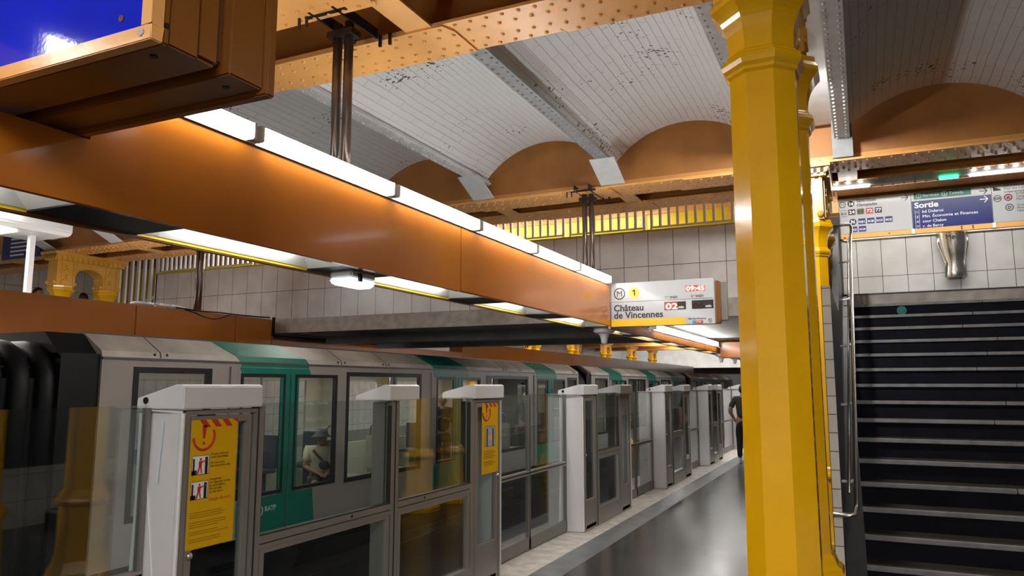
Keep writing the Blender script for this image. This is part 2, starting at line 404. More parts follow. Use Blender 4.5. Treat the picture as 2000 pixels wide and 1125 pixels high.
# ---------------- vaults, joists and girders
PAIRS = [3.80, 9.08]                   # centre line of the riveted girder pairs near the camera
FARP = [19.5, 24.7, 29.9, 35.1, 40.3, 45.5, 50.6]
JX = [-14.85, -13.1, -11.35, -9.6, -7.85, -6.1, -4.35, -2.6, -0.85, -0.06, 1.75, 3.5, 5.25]
def vault(xa, xb, ya, yb, first=False):
    n = 18; mb = MB(); uv = []; rise = 0.40; z0 = 4.31
    xc = (xa+xb)/2; hw = (xb-xa)/2-0.015
    R = (hw*hw+rise*rise)/(2*rise); th = math.asin(min(1, hw/R))
    pts = [(xc+R*sin(-th+2*th*i/n), z0+rise-R+R*cos(-th+2*th*i/n), R*2*th*i/n) for i in range(n+1)]
    for x, z, s_ in pts:
        for y in (ya, yb): mb.v.append((x, y, z)); uv.append((y, s_))
    for x, z, s_ in pts:
        for y in (ya, yb): mb.v.append((x, y, z+0.12)); uv.append((y, s_))
    k = 2*(n+1)
    for i in range(n):
        a = 2*i; mb.f.append((a, a+2, a+3, a+1)); mb.f.append((k+a, k+a+1, k+a+3, k+a+2))
        mb.f.append((a, k+a, k+a+2, a+2)); mb.f.append((a+1, a+3, k+a+3, k+a+1))
    mb.f.append((0, 1, k+1, k)); mb.f.append((2*n, k+2*n, k+2*n+1, 2*n+1))
    mb.uv = uv
    return mb.build('ceiling', WHITE_V, None, smooth=False, kind='structure', fix=False)
bays = [(-6.0, 3.22), (4.40, 8.50)]
for bi, (ya, yb) in enumerate(bays):
    for a, b in zip(JX, JX[1:]):
        if b-a < 1.0:
            struct('ceiling', B(a+0.02, b-0.02, ya, yb, 4.44, 4.52), WHITE_S)
        else: vault(a, b, ya, yb)
for ya, yb in ((-6.0, 3.22), (3.22, 4.4), (8.5, 9.7)):
    struct('ceiling', B(-17, 6, ya, yb, 4.95, 5.1), ORANGE_W)
struct('ceiling', B(-17, 6, 9.7, YEND, 4.75, 4.9), SOFFIT_W)
def joist(x, ya, yb, lab):
    t = thing('ceiling_joist', lab, 'beam', (x, ya, 4.24), 'riveted joists between the brick vaults')
    m = MB(); m.box(x-0.075, x+0.075, ya, yb, 4.24, 4.262); m.box(x-0.013, x+0.013, ya, yb, 4.262, 4.52); m.box(x-0.055, x-0.013, ya, yb, 4.262, 4.30); m.box(x+0.013, x+0.055, ya, yb, 4.262, 4.30)
    y = ya+0.06
    while y < yb:
        for sgn in (-1, 1):
            m.rivet((x+sgn*0.045, y, 4.24), 0.014, (0,0,-1)); m.rivet((x+sgn*0.013, y+0.05, 4.37), 0.014, (sgn,0,0))
        y += 0.10
    m.build('riveted_flange', GREY_S if x == -2.6 else WHITE_S, t)
    if x in (-0.06, 1.75, 3.5, 5.25, -0.85):
        B(x-0.10, x+0.10, yb-0.10, yb-0.06, 4.03, 4.5).build('end_plate', GREY_S, t); return t
    p = MB(); w_ = 0.15
    p.add([(x-w_, yb-0.50, 4.235), (x+w_, yb-0.50, 4.235), (x+w_, yb-0.06, 4.035), (x-w_, yb-0.06, 4.035),
           (x-w_, yb-0.49, 4.243), (x+w_, yb-0.49, 4.243), (x+w_, yb-0.05, 4.043), (x-w_, yb-0.05, 4.043)],
          [(0,3,2,1),(4,5,6,7),(0,1,5,4),(1,2,6,5),(2,3,7,6),(3,0,4,7)])
    p.build('cover_plate', WHITE_S, t)
    return t
jl = {-14.85: 'far left', -13.1: 'left of the far ornate yellow bracket', -11.35: 'above the opposite platform', -9.6: 'above the opposite orange beam', -7.85: 'above the far side of the train',
      -6.1: 'above the near side of the train', -4.35: 'left of the near double rod', -2.6: 'middle of the view, ending above the sign',
      -0.85: 'behind the nearest column', -0.06: 'right of the big yellow column top', 1.75: 'over the right half of the stairs', 3.5: 'beyond the right edge', 5.25: 'at the far right wall'}
for x in JX:
    joist(x, 4.42, 8.5, 'white riveted steel joist under the vaults, ' + jl[x])
for x in (-2.6, -0.85, -0.06, 1.75, -4.35):
    joist(x, -2.0, 3.2, 'riveted joist behind the near girder, ' + jl[x])

def girder_half(t, ya, yb, x0, x1, z, splices, webside, nrows=4):
    """one riveted flange with its web; ya..yb flange width"""
    m = MB(); m.box(x0, x1, ya, yb, z, z+0.022)
    for (a, b) in splices:      # thicker lapped plates with clipped corners
        c = 0.10
        m.prism([(a+c*1.4, ya), (b-c*0.4, ya), (b, ya+c), (b, yb), (a+c*0.4, yb), (a, yb-c)], 'z', z-0.014, z)
    ym = (ya+yb)/2
    for s_ in (-1, 1):
        m.box(x0, x1, ym+s_*0.012, ym+s_*0.10, z+0.022, z+0.036); m.box(x0, x1, ym+s_*0.012, ym+s_*0.024, z+0.022, z+0.125)
    x = x0+0.05; i = 0
    while x < x1:
        inspl = any(a+0.03 < x < b-0.03 for a, b in splices)
        zz = z-0.014 if inspl else z
        rows = [0.09, 0.32, 0.68, 0.91] if nrows == 4 else [0.15, 0.85]
        for j, r in enumerate(rows):
            xx = x+(0.05 if j in (1, 3) else 0)
            m.rivet((xx, ya+(yb-ya)*r, zz), 0.0155, (0,0,-1))
        m.rivet((x, ym-0.024, z+0.075), 0.014, (0,-1,0)); m.rivet((x, ym+0.024, z+0.075), 0.014, (0,1,0))
        x += 0.115; i += 1
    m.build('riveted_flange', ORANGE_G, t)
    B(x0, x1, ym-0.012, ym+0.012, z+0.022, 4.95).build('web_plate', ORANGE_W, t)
def girder(yc, x0, x1, lab):
    t = thing('riveted_girder', lab, 'girder', (x0, yc, 4.0), 'double riveted orange girders across the station')
    girder_half(t, yc-0.65, yc-0.19, x0, x1, 4.0, [(-8.3, -6.9), (-4.6, -2.62), (-1.9, -0.6)], 1)
    girder_half(t, yc+0.22, yc+0.65, x0, x1, 4.0, [(-7.6, -6.3), (-4.0, -2.35), (-1.7, -0.3)], 1)
    m = MB()
    for x in [j for j in JX if j-0.0 < x1 and j > x0]:
        m = B(x-0.07, x+0.13, yc-0.19, yc+0.22, 4.0, 4.016)
        m.build('batten_plate', ORANGE_G, t)
    return t
girder(3.80, -8.0, 6.0, 'near double orange riveted girder crossing overhead, close to the camera')
girder(9.08, -16.9, 6.0, 'orange riveted double girder in front of the white tiled footbridge wall')
FG = []
def simple_girder(yc, lab):
    t = thing('riveted_girder', lab, 'girder', (-16.9, yc, 4.0), 'double riveted orange girders across the station')
    for s_ in (-0.42, 0.42):
        m = MB(); m.box(-16.9, -4, yc+s_-0.2, yc+s_+0.2, 4.0, 4.03)
        x = -16.8
        while x < -8: m.rivet((x, yc+s_-0.1, 4.0), 0.02, (0,0,-1)); x += 0.25
        m.build('riveted_flange', ORANGE_G, t)
        B(-16.9, -4, yc+s_-0.012, yc+s_+0.012, 4.03, 4.74).build('web_plate', ORANGE_W, t)
for k, yc in enumerate(FARP):
    simple_girder(yc, 'far orange girder beyond the footbridge, %s of seven' % ['nearest','second','third','fourth','fifth','sixth','farthest'][k])

# ---------------- ornate iron columns in pairs with arched brackets
def column(x, y, lab, group='yellow octagonal iron columns'):
    t = thing('iron_column', lab, 'column', (x, y, 0), group)
    q = pi/8; k = 1/cos(q)
    MB().lathe([(r*k, z) for r, z in [(0.29, 0), (0.29, 0.05), (0.27, 0.07), (0.225, 0.15), (0.185, 0.24), (0.172, 0.34), (0.168, 0.66)]], (x,y,0), 8, 'z', q).build('base', YELLOW, t)
    MB().lathe([(r*k, z) for r, z in [(0.168, 0.66), (0.192, 0.68), (0.200, 0.705), (0.192, 0.73), (0.172, 0.745), (0.160, 0.78), (0.145, 0.80)]], (x,y,0), 8, 'z', q).build('lower_collar', YELLOW, t)
    MB().lathe([(r*k, z) for r, z in [(0.143, 0.79), (0.140, 1.5), (0.138, 3.03)]], (x,y,0), 8, 'z', q).build('shaft', YELLOW, t)
    MB().lathe([(r*k, z) for r, z in [(0.138, 3.0), (0.150, 3.012), (0.152, 3.025), (0.165, 3.04), (0.172, 3.06), (0.165, 3.082), (0.152, 3.092), (0.150, 3.10), (0.14, 3.112)]], (x,y,0), 8, 'z', q).build('upper_collar', YELLOW, t)
    MB().lathe([(r*k, z) for r, z in [(0.14, 3.10), (0.1405, 3.14), (0.142, 3.175), (0.146, 3.205), (0.152, 3.23), (0.160, 3.252), (0.170, 3.272), (0.182, 3.290), (0.205, 3.318), (0.2085, 3.322), (0.2085, 3.345), (0.195, 3.37), (0.193, 3.40)]], (x,y,0), 8, 'z', q).build('capital', YELLOW, t)
    return t
def bracket(x, yc, lab, half=0.43):
    """arched cast bracket joining two capitals under a girder pair"""
    t = thing('arched_bracket', lab, 'bracket', (x, yc, 3.4), 'cast arched brackets on column pairs')
    a = half-0.15; n = 14; zb = 3.40; za = 3.58; zt = 3.86; yo = half+0.19
    poly = [(yc-yo, zb), (yc-a, zb), (yc-a, za)]
    for i in range(1, n): poly.append((yc-a*cos(pi*i/n), za+a*0.62*sin(pi*i/n)))
    poly += [(yc+a, za), (yc+a, zb), (yc+yo, zb), (yc+yo, zt), (yc-yo, zt)]
    th = 0.13; mb = MB(); nn = len(poly)
    # build as strips so the concave outline fills cleanly
    top = [(yc-yo, zt), (yc+yo, zt)]
    mb.box(x-th, x+th, yc-yo, yc-a, zb, zt); mb.box(x-th, x+th, yc+a, yc+yo, zb, zt)
    for i in range(n):
        y0 = yc-a*cos(pi*i/n); y1 = yc-a*cos(pi*(i+1)/n); z0 = za+a*0.62*sin(pi*i/n); z1 = za+a*0.62*sin(pi*(i+1)/n)
        mb.prism([(y0, z0), (y1, z1), (y1, zt), (y0, zt)], 'x', x-th, x+th)
    mb.build('arch_plate', YELLOW_O, t)
    m = MB()
    for s_ in (-1, 1):
        pts = [(x+s_*th, yc-a*1.04*cos(pi*i/n), za+a*0.66*sin(pi*i/n)) for i in range(n+1)]
        m.tube(pts, 0.018, 6)
        m.box(x+s_*th, x+s_*(th+0.02), yc-a+0.02, yc+a-0.02, 3.80, 3.82)
        for dy in (-half, half):
            for z in (3.50, 3.68):
                m.box(x+s_*th, x+s_*(th+0.03), yc+dy-0.07, yc+dy+0.07, z-0.012, z+0.012)
                m.lathe([(0.055, -0.02), (0.035, 0.02)], (x+s_*(th+0.01), yc+dy, z+0.06), 12, 'x')
            m.box(x+s_*th, x+s_*(th+0.018), yc+dy-0.115, yc+dy-0.10, 3.42, 3.84); m.box(x+s_*th, x+s_*(th+0.018), yc+dy+0.10, yc+dy+0.115, 3.42, 3.84)
        for dy in (-yo-0.02, -a+0.02, a-0.02, yo+0.02):
            m.ball((x+s_*(th-0.03), yc+dy, 3.45), 0.035, 8, 6)
    m.build('moulding', YELLOW_O, t)
    c = MB(); c.box(x-0.17, x+0.17, yc-yo-0.04, yc+yo+0.04, 3.86, 3.89); c.box(x-0.22, x+0.22, yc-yo-0.10, yc+yo+0.10, 3.95, 4.0)
    c.prism([(x-0.17, 3.89), (x+0.17, 3.89), (x+0.21, 3.95), (x-0.21, 3.95)], 'y', yc-yo-0.07, yc+yo+0.07)
    c.build('cornice', YELLOW_O, t)
    k = 12; L0 = yc-yo+0.015; pit_ = (2*yo-0.03)/k
    poly = [(L0, 3.955), (L0, 3.94)]
    for i in range(k): y = L0+pit_*i; poly += [(y+pit_*0.25, 3.94), (y+pit_*0.25, 3.855), (y+pit_*0.75, 3.855), (y+pit_*0.75, 3.94)]
    poly += [(L0+pit_*k, 3.94), (L0+pit_*k, 3.955)]
    for s_ in (-1, 1): MB().prism(poly, 'x', x+s_*0.13, x+s_*0.20).build('dentils', YELLOW_O, t)
    d = MB(); poly = [(x-0.17, 3.955), (x-0.17, 3.94)]
    for i in range(5): xx = x-0.17+0.068*i; poly += [(xx+0.017, 3.94), (xx+0.017, 3.855), (xx+0.051, 3.855), (xx+0.051, 3.94)]
    poly += [(x+0.17, 3.94), (x+0.17, 3.955)]
    for s_ in (-1, 1): MB().prism(poly, 'y', yc+s_*yo, yc+s_*(yo+0.07)).build('end_dentils', YELLOW_O, t)
    return t
CX = -0.335
c0 = column(CX, 3.40, 'large glossy yellow octagonal column, nearest, in front of the stairs')
column(CX, 4.25, 'yellow octagonal column directly behind the nearest one')
bracket(CX, 3.80, 'yellow arched bracket on top of the two nearest columns')
dup(c0, (-0.41, 8.66, 0), 'near-platform yellow column at the footbridge, first of that pair')
dup(c0, (-0.41, 9.50, 0), 'near-platform yellow column at the footbridge, second of that pair')
b0 = bracket(-0.41, 9.08, 'ornate yellow bracket beside the direction signs above the stairs')
dup(c0, (-13.0, 8.62, 0), 'opposite platform yellow column, left of the ornate arch pair')
dup(c0, (-13.0, 9.50, 0), 'opposite platform yellow column, right of the ornate arch pair')
dup(b0, (-13.0, 9.06, 3.4), 'ornate dentilled yellow arch on the opposite platform at far left')
for k, yc in enumerate(FARP[1:]):
    w4 = ['nearest', 'second', 'third', 'fourth', 'fifth', 'last'][k]
    dup(c0, (-13.0, yc-0.45, 0), 'front column of the %s far pair beyond the footbridge' % w4)
    dup(c0, (-13.0, yc+0.45, 0), 'rear column of the %s far pair beyond the footbridge' % w4)
    dup(b0, (-13.0, yc, 3.4), 'orange-yellow arched bracket of the %s far pair beyond the footbridge' % w4)
for k, yc in enumerate([14.4, 19.7]):
    dup(c0, (CX, yc, 0), 'near-platform yellow column beyond the footbridge, %s, seen mirrored in the glass' % ['nearer', 'farther'][k])
dup(c0, (-0.335, -1.5, 0), 'yellow column behind the camera, seen mirrored in the glass doors')

# ---------------- footbridge
FY = 10.60
struct('wall_footbridge', B(-13.0, -0.16, FY, FY+0.16, 2.84, 3.88), TILE)
struct('trim_3', B(-13.0, -0.16, FY-0.03, FY+0.16, 2.58, 2.84), CONC)
struct('trim_4', B(-13.0, -0.16, FY-0.02, FY+0.18, 3.88, 3.90), mat('yellow_sill', (0.7, 0.55, 0.02), 0.4))
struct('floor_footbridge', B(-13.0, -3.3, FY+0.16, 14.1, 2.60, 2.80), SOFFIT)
struct('ceiling', B(-3.3, -0.16, FY+0.16, 16.6, 2.60, 2.80), SOFFIT_W)
struct('floor_landing', B(-0.16, 3.2, FY+0.02, 16.6, 2.62, 2.805), STONE)
for y in (11.9, 13.75):
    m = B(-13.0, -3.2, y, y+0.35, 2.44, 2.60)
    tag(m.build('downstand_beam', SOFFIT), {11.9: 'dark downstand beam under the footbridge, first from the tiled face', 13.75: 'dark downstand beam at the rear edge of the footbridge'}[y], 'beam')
struct('wall_landing', B(-6.5, 3.2, 12.4, 12.55, 2.805, 3.84), TILE_R)
struct('wall_landing_upper', B(-17, 6.0, 12.6, 12.7, 3.84, 4.95), ORANGE_W)
struct('trim_5', B(-0.3, 3.2, 12.37, 12.41, 3.835, 3.855), WHITEP)
# yellow panels behind the railing
t = thing('yellow_screen_wall', 'yellow panelled screen behind the white footbridge railing', 'panel', (-6.2, 12.3, 2.8))
for i in range(4):
    xa = -6.2+i*1.5
    B(xa, xa+1.36, 12.28, 12.31, 2.81, 4.52).build('yellow_panel', YELLOW_P, t)
    m = B(xa+1.36, xa+1.5, 12.26, 12.31, 2.81, 4.6)
    z = 3.9
    while z < 4.6: m.rivet((xa+1.40, 12.26, z), 0.013, (0,-1,0)); m.rivet((xa+1.46, 12.26, z), 0.013, (0,-1,0)); z += 0.09
    m.build('riveted_stile', ORANGE_G, t)
B(-6.2, -0.25, 12.25, 12.31, 4.52, 4.74).build('head_beam', ORANGE_G, t)
t = thing('yellow_screen_wall', 'yellow panelled screen behind the slatted gate on the opposite side', 'panel', (-16.5, 12.3, 2.8))
for i in range(3):
    xa = -17+i*1.2; B(xa, xa+1.0, 12.28, 12.31, 2.81, 4.4).build('yellow_panel', YELLOW_P, t); B(xa+1.0, xa+1.2, 12.26, 12.31, 2.81, 4.5).build('riveted_stile', ORANGE_G, t)
# railing panels on the parapet
def railing(x0, lab):
    t = thing('railing_panel', lab, 'railing', (x0, FY+0.05, 3.9), 'white slatted railing on the footbridge')
    L = 1.22
    m = MB()
    for i in range(10):
        x = x0+0.02+(L-0.06)*i/9; m.box(x-0.017, x+0.017, FY+0.03, FY+0.075, 3.95, 4.62)
    m.build('slats', WHITEP, t)
    B(x0, x0+L-0.02, FY+0.035, FY+0.07, 3.925, 3.955).build('bottom_rail', WHITEP, t)
    B(x0, x0+L-0.02, FY+0.035, FY+0.07, 4.60, 4.63).build('top_rail', WHITEP, t)
    m = B(x0, x0+0.02, FY+0.03, FY+0.08, 3.9, 3.93); m.box(x0+L-0.05, x0+L-0.03, FY+0.03, FY+0.08, 3.9, 3.93); m.build('feet', WHITEP, t)
    return t
ords = ['first', 'second', 'third', 'fourth', 'fifth', 'sixth', 'seventh', 'eighth', 'ninth', 'tenth']
r0 = None
for i in range(10):
    lab = 'white slatted railing panel on the tiled footbridge wall, %s from its left end' % ords[i]
    x0 = -12.92+i*1.275
    if r0 is None: r0 = railing(x0, lab)
    else: dup(r0, (x0, FY+0.05, 3.9), lab)
# opposite slatted gate, left end of the footbridge
t = thing('slatted_gate', 'tall white slatted guard at the left end of the tiled wall', 'railing', (-14.9, FY, 2.8))
m = MB()
for i in range(11): x = -14.9+i*0.19; m.box(x-0.03, x+0.03, FY, FY+0.05, 2.4, 4.35)
m.build('slats', WHITEP, t); B(-14.95, -12.96, FY+0.05, FY+0.08, 4.30, 4.36).build('top_rail', WHITEP, t)
MB().quadbar((-14.95, FY+0.06, 2.9), (-13.0, FY+0.06, 3.45), 0.04, 0.05).build('handrail', WHITEP, t)
B(-14.95, -12.96, FY+0.02, FY+0.08, 2.36, 2.42).build('bottom_rail', WHITEP, t)

# ================================================================== STAIRS (right)
SX1 = 2.695
def sy(k): return 6.232+0.290*k
def sz(k): return 0.330+0.165*k
def sxl(k): return -0.045-0.0065*(k+1)
st = thing('staircase', 'wide dark staircase climbing to the landing, right of the yellow columns', 'staircase', (1.2, 5.9, 0))
for k in range(-1, 15):
    s_ = B(-0.17, SX1, sy(k)+0.012, sy(k+1)+0.03, max(0, sz(k)-0.165-0.001), sz(k)-0.004).build('step', STEP_D, st)
    n = MB(); j = 1.05+0.14*(k % 3)
    n.box(-0.17, j-0.003, sy(k)-0.012, sy(k)+0.035, sz(k)-0.034, sz(k)); n.box(j+0.003, SX1, sy(k)-0.012, sy(k)+0.035, sz(k)-0.034, sz(k))
    n.build('nosing', NOSE, s_, bevel=0.004)
    B(-0.17, SX1, sy(k)+0.035, sy(k+1)+0.012, sz(k)-0.01, sz(k)-0.001).build('tread', TREAD, s_)
s_ = B(-0.17, SX1-0.01, sy(15), sy(15)+0.05, sz(14)-0.002, sz(15)-0.012).build('landing_riser', CONC, st)
B(-0.17, SX1-0.01, sy(15)-0.015, sy(15)+0.06, sz(15)-0.012, sz(15)+0.002).build('landing_edge', STONE, st)
tag(disc((0.48, sy(14)-0.013, sz(14)-0.095), 0.055, 20, 'y', 0.002).build('round_sticker', mat('teal_sticker', (0.0, 0.12, 0.11), 0.5)), 'faded round teal sticker on an upper stair riser', 'sticker')
# sloping stone string beside the steps
m = MB()
def strp(off): return [(5.9, 0), (5.9, 0.20+off), (6.2, 0.37+off), (sy(15)+0.1, sz(15)+0.045+off), (sy(15)+0.1, 0)]
m.add([(-0.18, y, z) for y, z in strp(0)]+[((-0.045 if y < 7 else -0.135), y, z) for y, z in strp(0)],
      [(0,1,2,3,4), (9,8,7,6,5), (0,5,6,1), (1,6,7,2), (2,7,8,3), (3,8,9,4), (4,9,5,0)])
m.build('string', STONE, st)
struct('wall_stairs_left', MB().prism([(5.87, 0), (5.87, 2.36), (8.05, 2.36), (10.60, 3.82), (10.60, 0)], 'x', -0.243, -0.181), STONE)
struct('wall_end_left', B(-0.243, -0.181, 5.862, 5.87, 0, 2.36), TILE_X)
struct('wall_landing_pier', B(-0.30, -0.17, 10.38, 10.60, 2.80, 3.80), tiles('pier_tiles', 0, 0.14, 0.26, -0.31, 2.78, (0.40, 0.40, 0.40)))
struct('wall_stairs_right', B(2.70, 2.85, 2.5, 12.3, 0, 0.68), TILE_S)
struct('wall_stairs_right_upper', B(2.70, 2.85, 2.5, 12.3, 0.68, 4.0), STONE)
t = thing('wall_sign', 'small navy Sortie sign on the dark side of the stair wall, seen only mirrored', 'sign', (-0.25, 6.4, 1.4))
B(-0.25, -0.244, 6.15, 7.0, 1.02, 1.62).build('board', STONE, t)
lettering('Sortie', 0.17, (-0.2505, 6.95, 1.42), WHT, t, u=(0, -1, 0), bold=0.002); lettering('r. de Lyon', 0.09, (-0.2505, 6.95, 1.24), WHT, t, u=(0, -1, 0)); lettering('bd Diderot', 0.09, (-0.2505, 6.95, 1.12), WHT, t, u=(0, -1, 0))
hr = thing('handrail', 'brushed steel handrail with a square loop at its foot, left side of the stairs', 'handrail', (-0.09, 5.9, 0.7))
A_ = Vector((-0.085, 5.90, 0.80)); Z_ = Vector((-0.045, 10.25, 3.50))
pts = [(-0.24, 5.86, 0.735), (-0.13, 5.86, 0.735), (-0.10, 5.87, 0.745), (-0.088, 5.89, 0.78)]+[A_.lerp(Z_, i/8) for i in range(9)]+[(-0.03, 10.32, 3.58), (-0.03, 10.34, 3.64), (-0.04, 10.36, 3.68), (-0.09, 10.37, 3.69), (-0.17, 10.38, 3.69)]
MB().tube(pts, 0.019, 12).build('rail', CHROME, hr, smooth=True)
pts = [(-0.13, 5.92, 0.88), (-0.075, 10.3, 3.44), (-0.17, 10.38, 3.50)]
MB().tube(pts, 0.010, 8).build('lower_rail', CHROME, hr, smooth=True)
for i in range(5):
    p = A_.lerp(Z_, 0.06+0.2*i); MB().tube([(-0.182, p.y, p.z-0.03), (-0.12, p.y, p.z-0.03), (p.x, p.y, p.z-0.01)], 0.011, 6).build('bracket', WHITEP, hr)

# ================================================================== PLATFORM SCREEN DOORS
PN = []
def poster(y0, y1, z0, z1, lab, big):
    t = thing('safety_poster', lab, 'poster', (-2.898, (y0+y1)/2, z0))
    W = y1-y0; Hh = z1-z0; xf = -2.8975
    B(-2.8995, -2.898, y0, y1, z0, z1).build('sheet', POST_Y, t)
    def P(u, v): return (y0+u*W, z1-v*Hh)
    m = MB()
    for k in range(4):      # slanted red hazard bars at the head
        a = 0.16+k*0.24; m.prism([P(a, 0.0), P(min(a+0.13, 1), 0.0), P(min(a+0.24, 1.0), 0.06), P(a+0.11, 0.06)] if a+0.24 <= 1.02 else [P(a, 0), P(1, 0), P(1, 0.035)], 'x', xf, xf+0.0006)
    ring(m, (xf, y0+W*0.26, z1-Hh*0.13), W*0.22, W*0.022, 24, (0,1,0), (0,0,1), -pi*0.98, 0.15*pi)
    m.prism([P(0.22, 0.045), P(0.32, 0.045), P(0.285, 0.15), P(0.25, 0.15)], 'x', xf, xf+0.0006)
    m.lathe([(W*0.028, 0), (W*0.028, 0.0008)], (xf, *P(0.265, 0.185)), 12, 'x')
    m.build('red_warning_sign', RED, t)
    U = (0, 1, 0)
    if big:
        for v0, v1 in ((0.28, 0.43), (0.48, 0.62)):
            p = MB(); a = P(0.04, v0); b = P(0.40, v1); p.box(xf, xf+0.0004, a[0], b[0], b[1], a[1]); f = p.build('picture', WHT, t)
            q = MB(); hp = (a[1]-b[1]); wp = b[0]-a[0]
            q.box(xf+0.0004, xf+0.0009, a[0]+wp*0.06, a[0]+wp*0.16, b[1], a[1]-hp*0.15); q.box(xf+0.0004, xf+0.0009, a[0]+wp*0.76, a[0]+wp*0.92, b[1], a[1]-hp*0.1)
            q.box(xf+0.0004, xf+0.0009, a[0], a[0]+wp*0.3, b[1], b[1]+hp*0.25); frame_yz(q, xf+0.0003, xf+0.0009, a[0], b[0], b[1], a[1], 0.0022)
            q.build('picture_lines', INK, f)
            r = MB(); cx = a[0]+wp*0.5; cz = a[1]-hp*0.2
            r.lathe([(hp*0.07, 0), (hp*0.07, 0.001)], (xf+0.0005, cx, cz), 10, 'x')
            r.prism([(cx-wp*0.10, cz-hp*0.09), (cx+wp*0.08, cz-hp*0.09), (cx+wp*0.06, cz-hp*0.42), (cx-wp*0.10, cz-hp*0.42)], 'x', xf+0.0005, xf+0.0012)
            r.prism([(cx+wp*0.05, cz-hp*0.12), (cx+wp*0.36, cz-hp*0.02), (cx+wp*0.36, cz-hp*0.07), (cx+wp*0.05, cz-hp*0.2)], 'x', xf+0.0005, xf+0.0012)
            r.prism([(cx-wp*0.10, cz-hp*0.42), (cx-wp*0.02, cz-hp*0.42), (cx-wp*0.10, cz-hp*0.75), (cx-wp*0.2, cz-hp*0.75)], 'x', xf+0.0005, xf+0.0012)
            r.prism([(cx-wp*0.02, cz-hp*0.42), (cx+wp*0.06, cz-hp*0.42), (cx+wp*0.12, cz-hp*0.75), (cx+wp*0.05, cz-hp*0.75)], 'x', xf+0.0005, xf+0.0012)
            r.build('red_figure', RED, f)
        lines = [(0.285, 'Ne pas traverser'), (0.31, 'voies électrifiées'), (0.355, 'Do not cross'), (0.38, 'live electrified rails'), (0.485, 'Dangereux'), (0.51, 'de s’appuyer contre'),
                 (0.535, 'la porte palière'), (0.56, 'Do not lean'), (0.585, 'on the doors')]
        for v, s_ in lines: lettering(s_, 0.0165, (xf+0.0004, *P(0.43, v)), INK, t, 'small_print', U, depth=0.0002)
        lettering('Danger de mort', 0.021, (xf+0.0004, *P(0.43, 0.645)), RED, t, 'red_print', U, depth=0.0002)
        m = MB(); random.seed(3)
        for k in range(13):
            if k in (3, 7, 10): continue
            a = P(0.05, 0.72+k*0.0185); l = random.uniform(0.6, 0.88)*W; m.box(xf, xf+0.0004, a[0], a[0]+l, a[1]-0.0022, a[1])
        m.build('fine_print_lines', mat('brown_ink', (0.12, 0.07, 0.01), 0.6), t)
    else:
        a = P(0.18, 0.33); b = P(0.80, 0.62); f = B(xf, xf+0.0004, a[0], b[0], b[1], a[1]).build('picture', mat('pale_blue_grey', (0.35, 0.38, 0.42), 0.5), t)
        q = MB(); frame_yz(q, xf+0.0003, xf+0.0009, a[0], b[0], b[1], a[1], 0.003)
        q.box(xf+0.0004, xf+0.0009, a[0]+0.03, a[0]+0.05, b[1], a[1]-0.02); q.box(xf+0.0004, xf+0.0009, b[0]-0.05, b[0]-0.03, b[1], a[1]-0.02); q.build('picture_lines', INK, f)
        r = MB(); r.box(xf+0.0005, xf+0.0012, (a[0]+b[0])/2-0.03, (a[0]+b[0])/2+0.03, b[1]+0.05, b[1]+0.10); r.lathe([(0.018, 0), (0.018, 0.001)], (xf+0.0005, (a[0]+b[0])/2, b[1]+0.125), 10, 'x'); r.build('orange_figure', ORANGE_G, f)
        m = MB()
        for k in range(9):
            if k == 5: continue
            c = P(0.12, 0.68+k*0.025); m.box(xf, xf+0.0004, c[0], c[0]+W*(0.7 if k % 2 else 0.55), c[1]-0.004, c[1])
        m.build('fine_print_lines', mat('brown_ink', (0.12, 0.07, 0.01), 0.6), t)
    return t
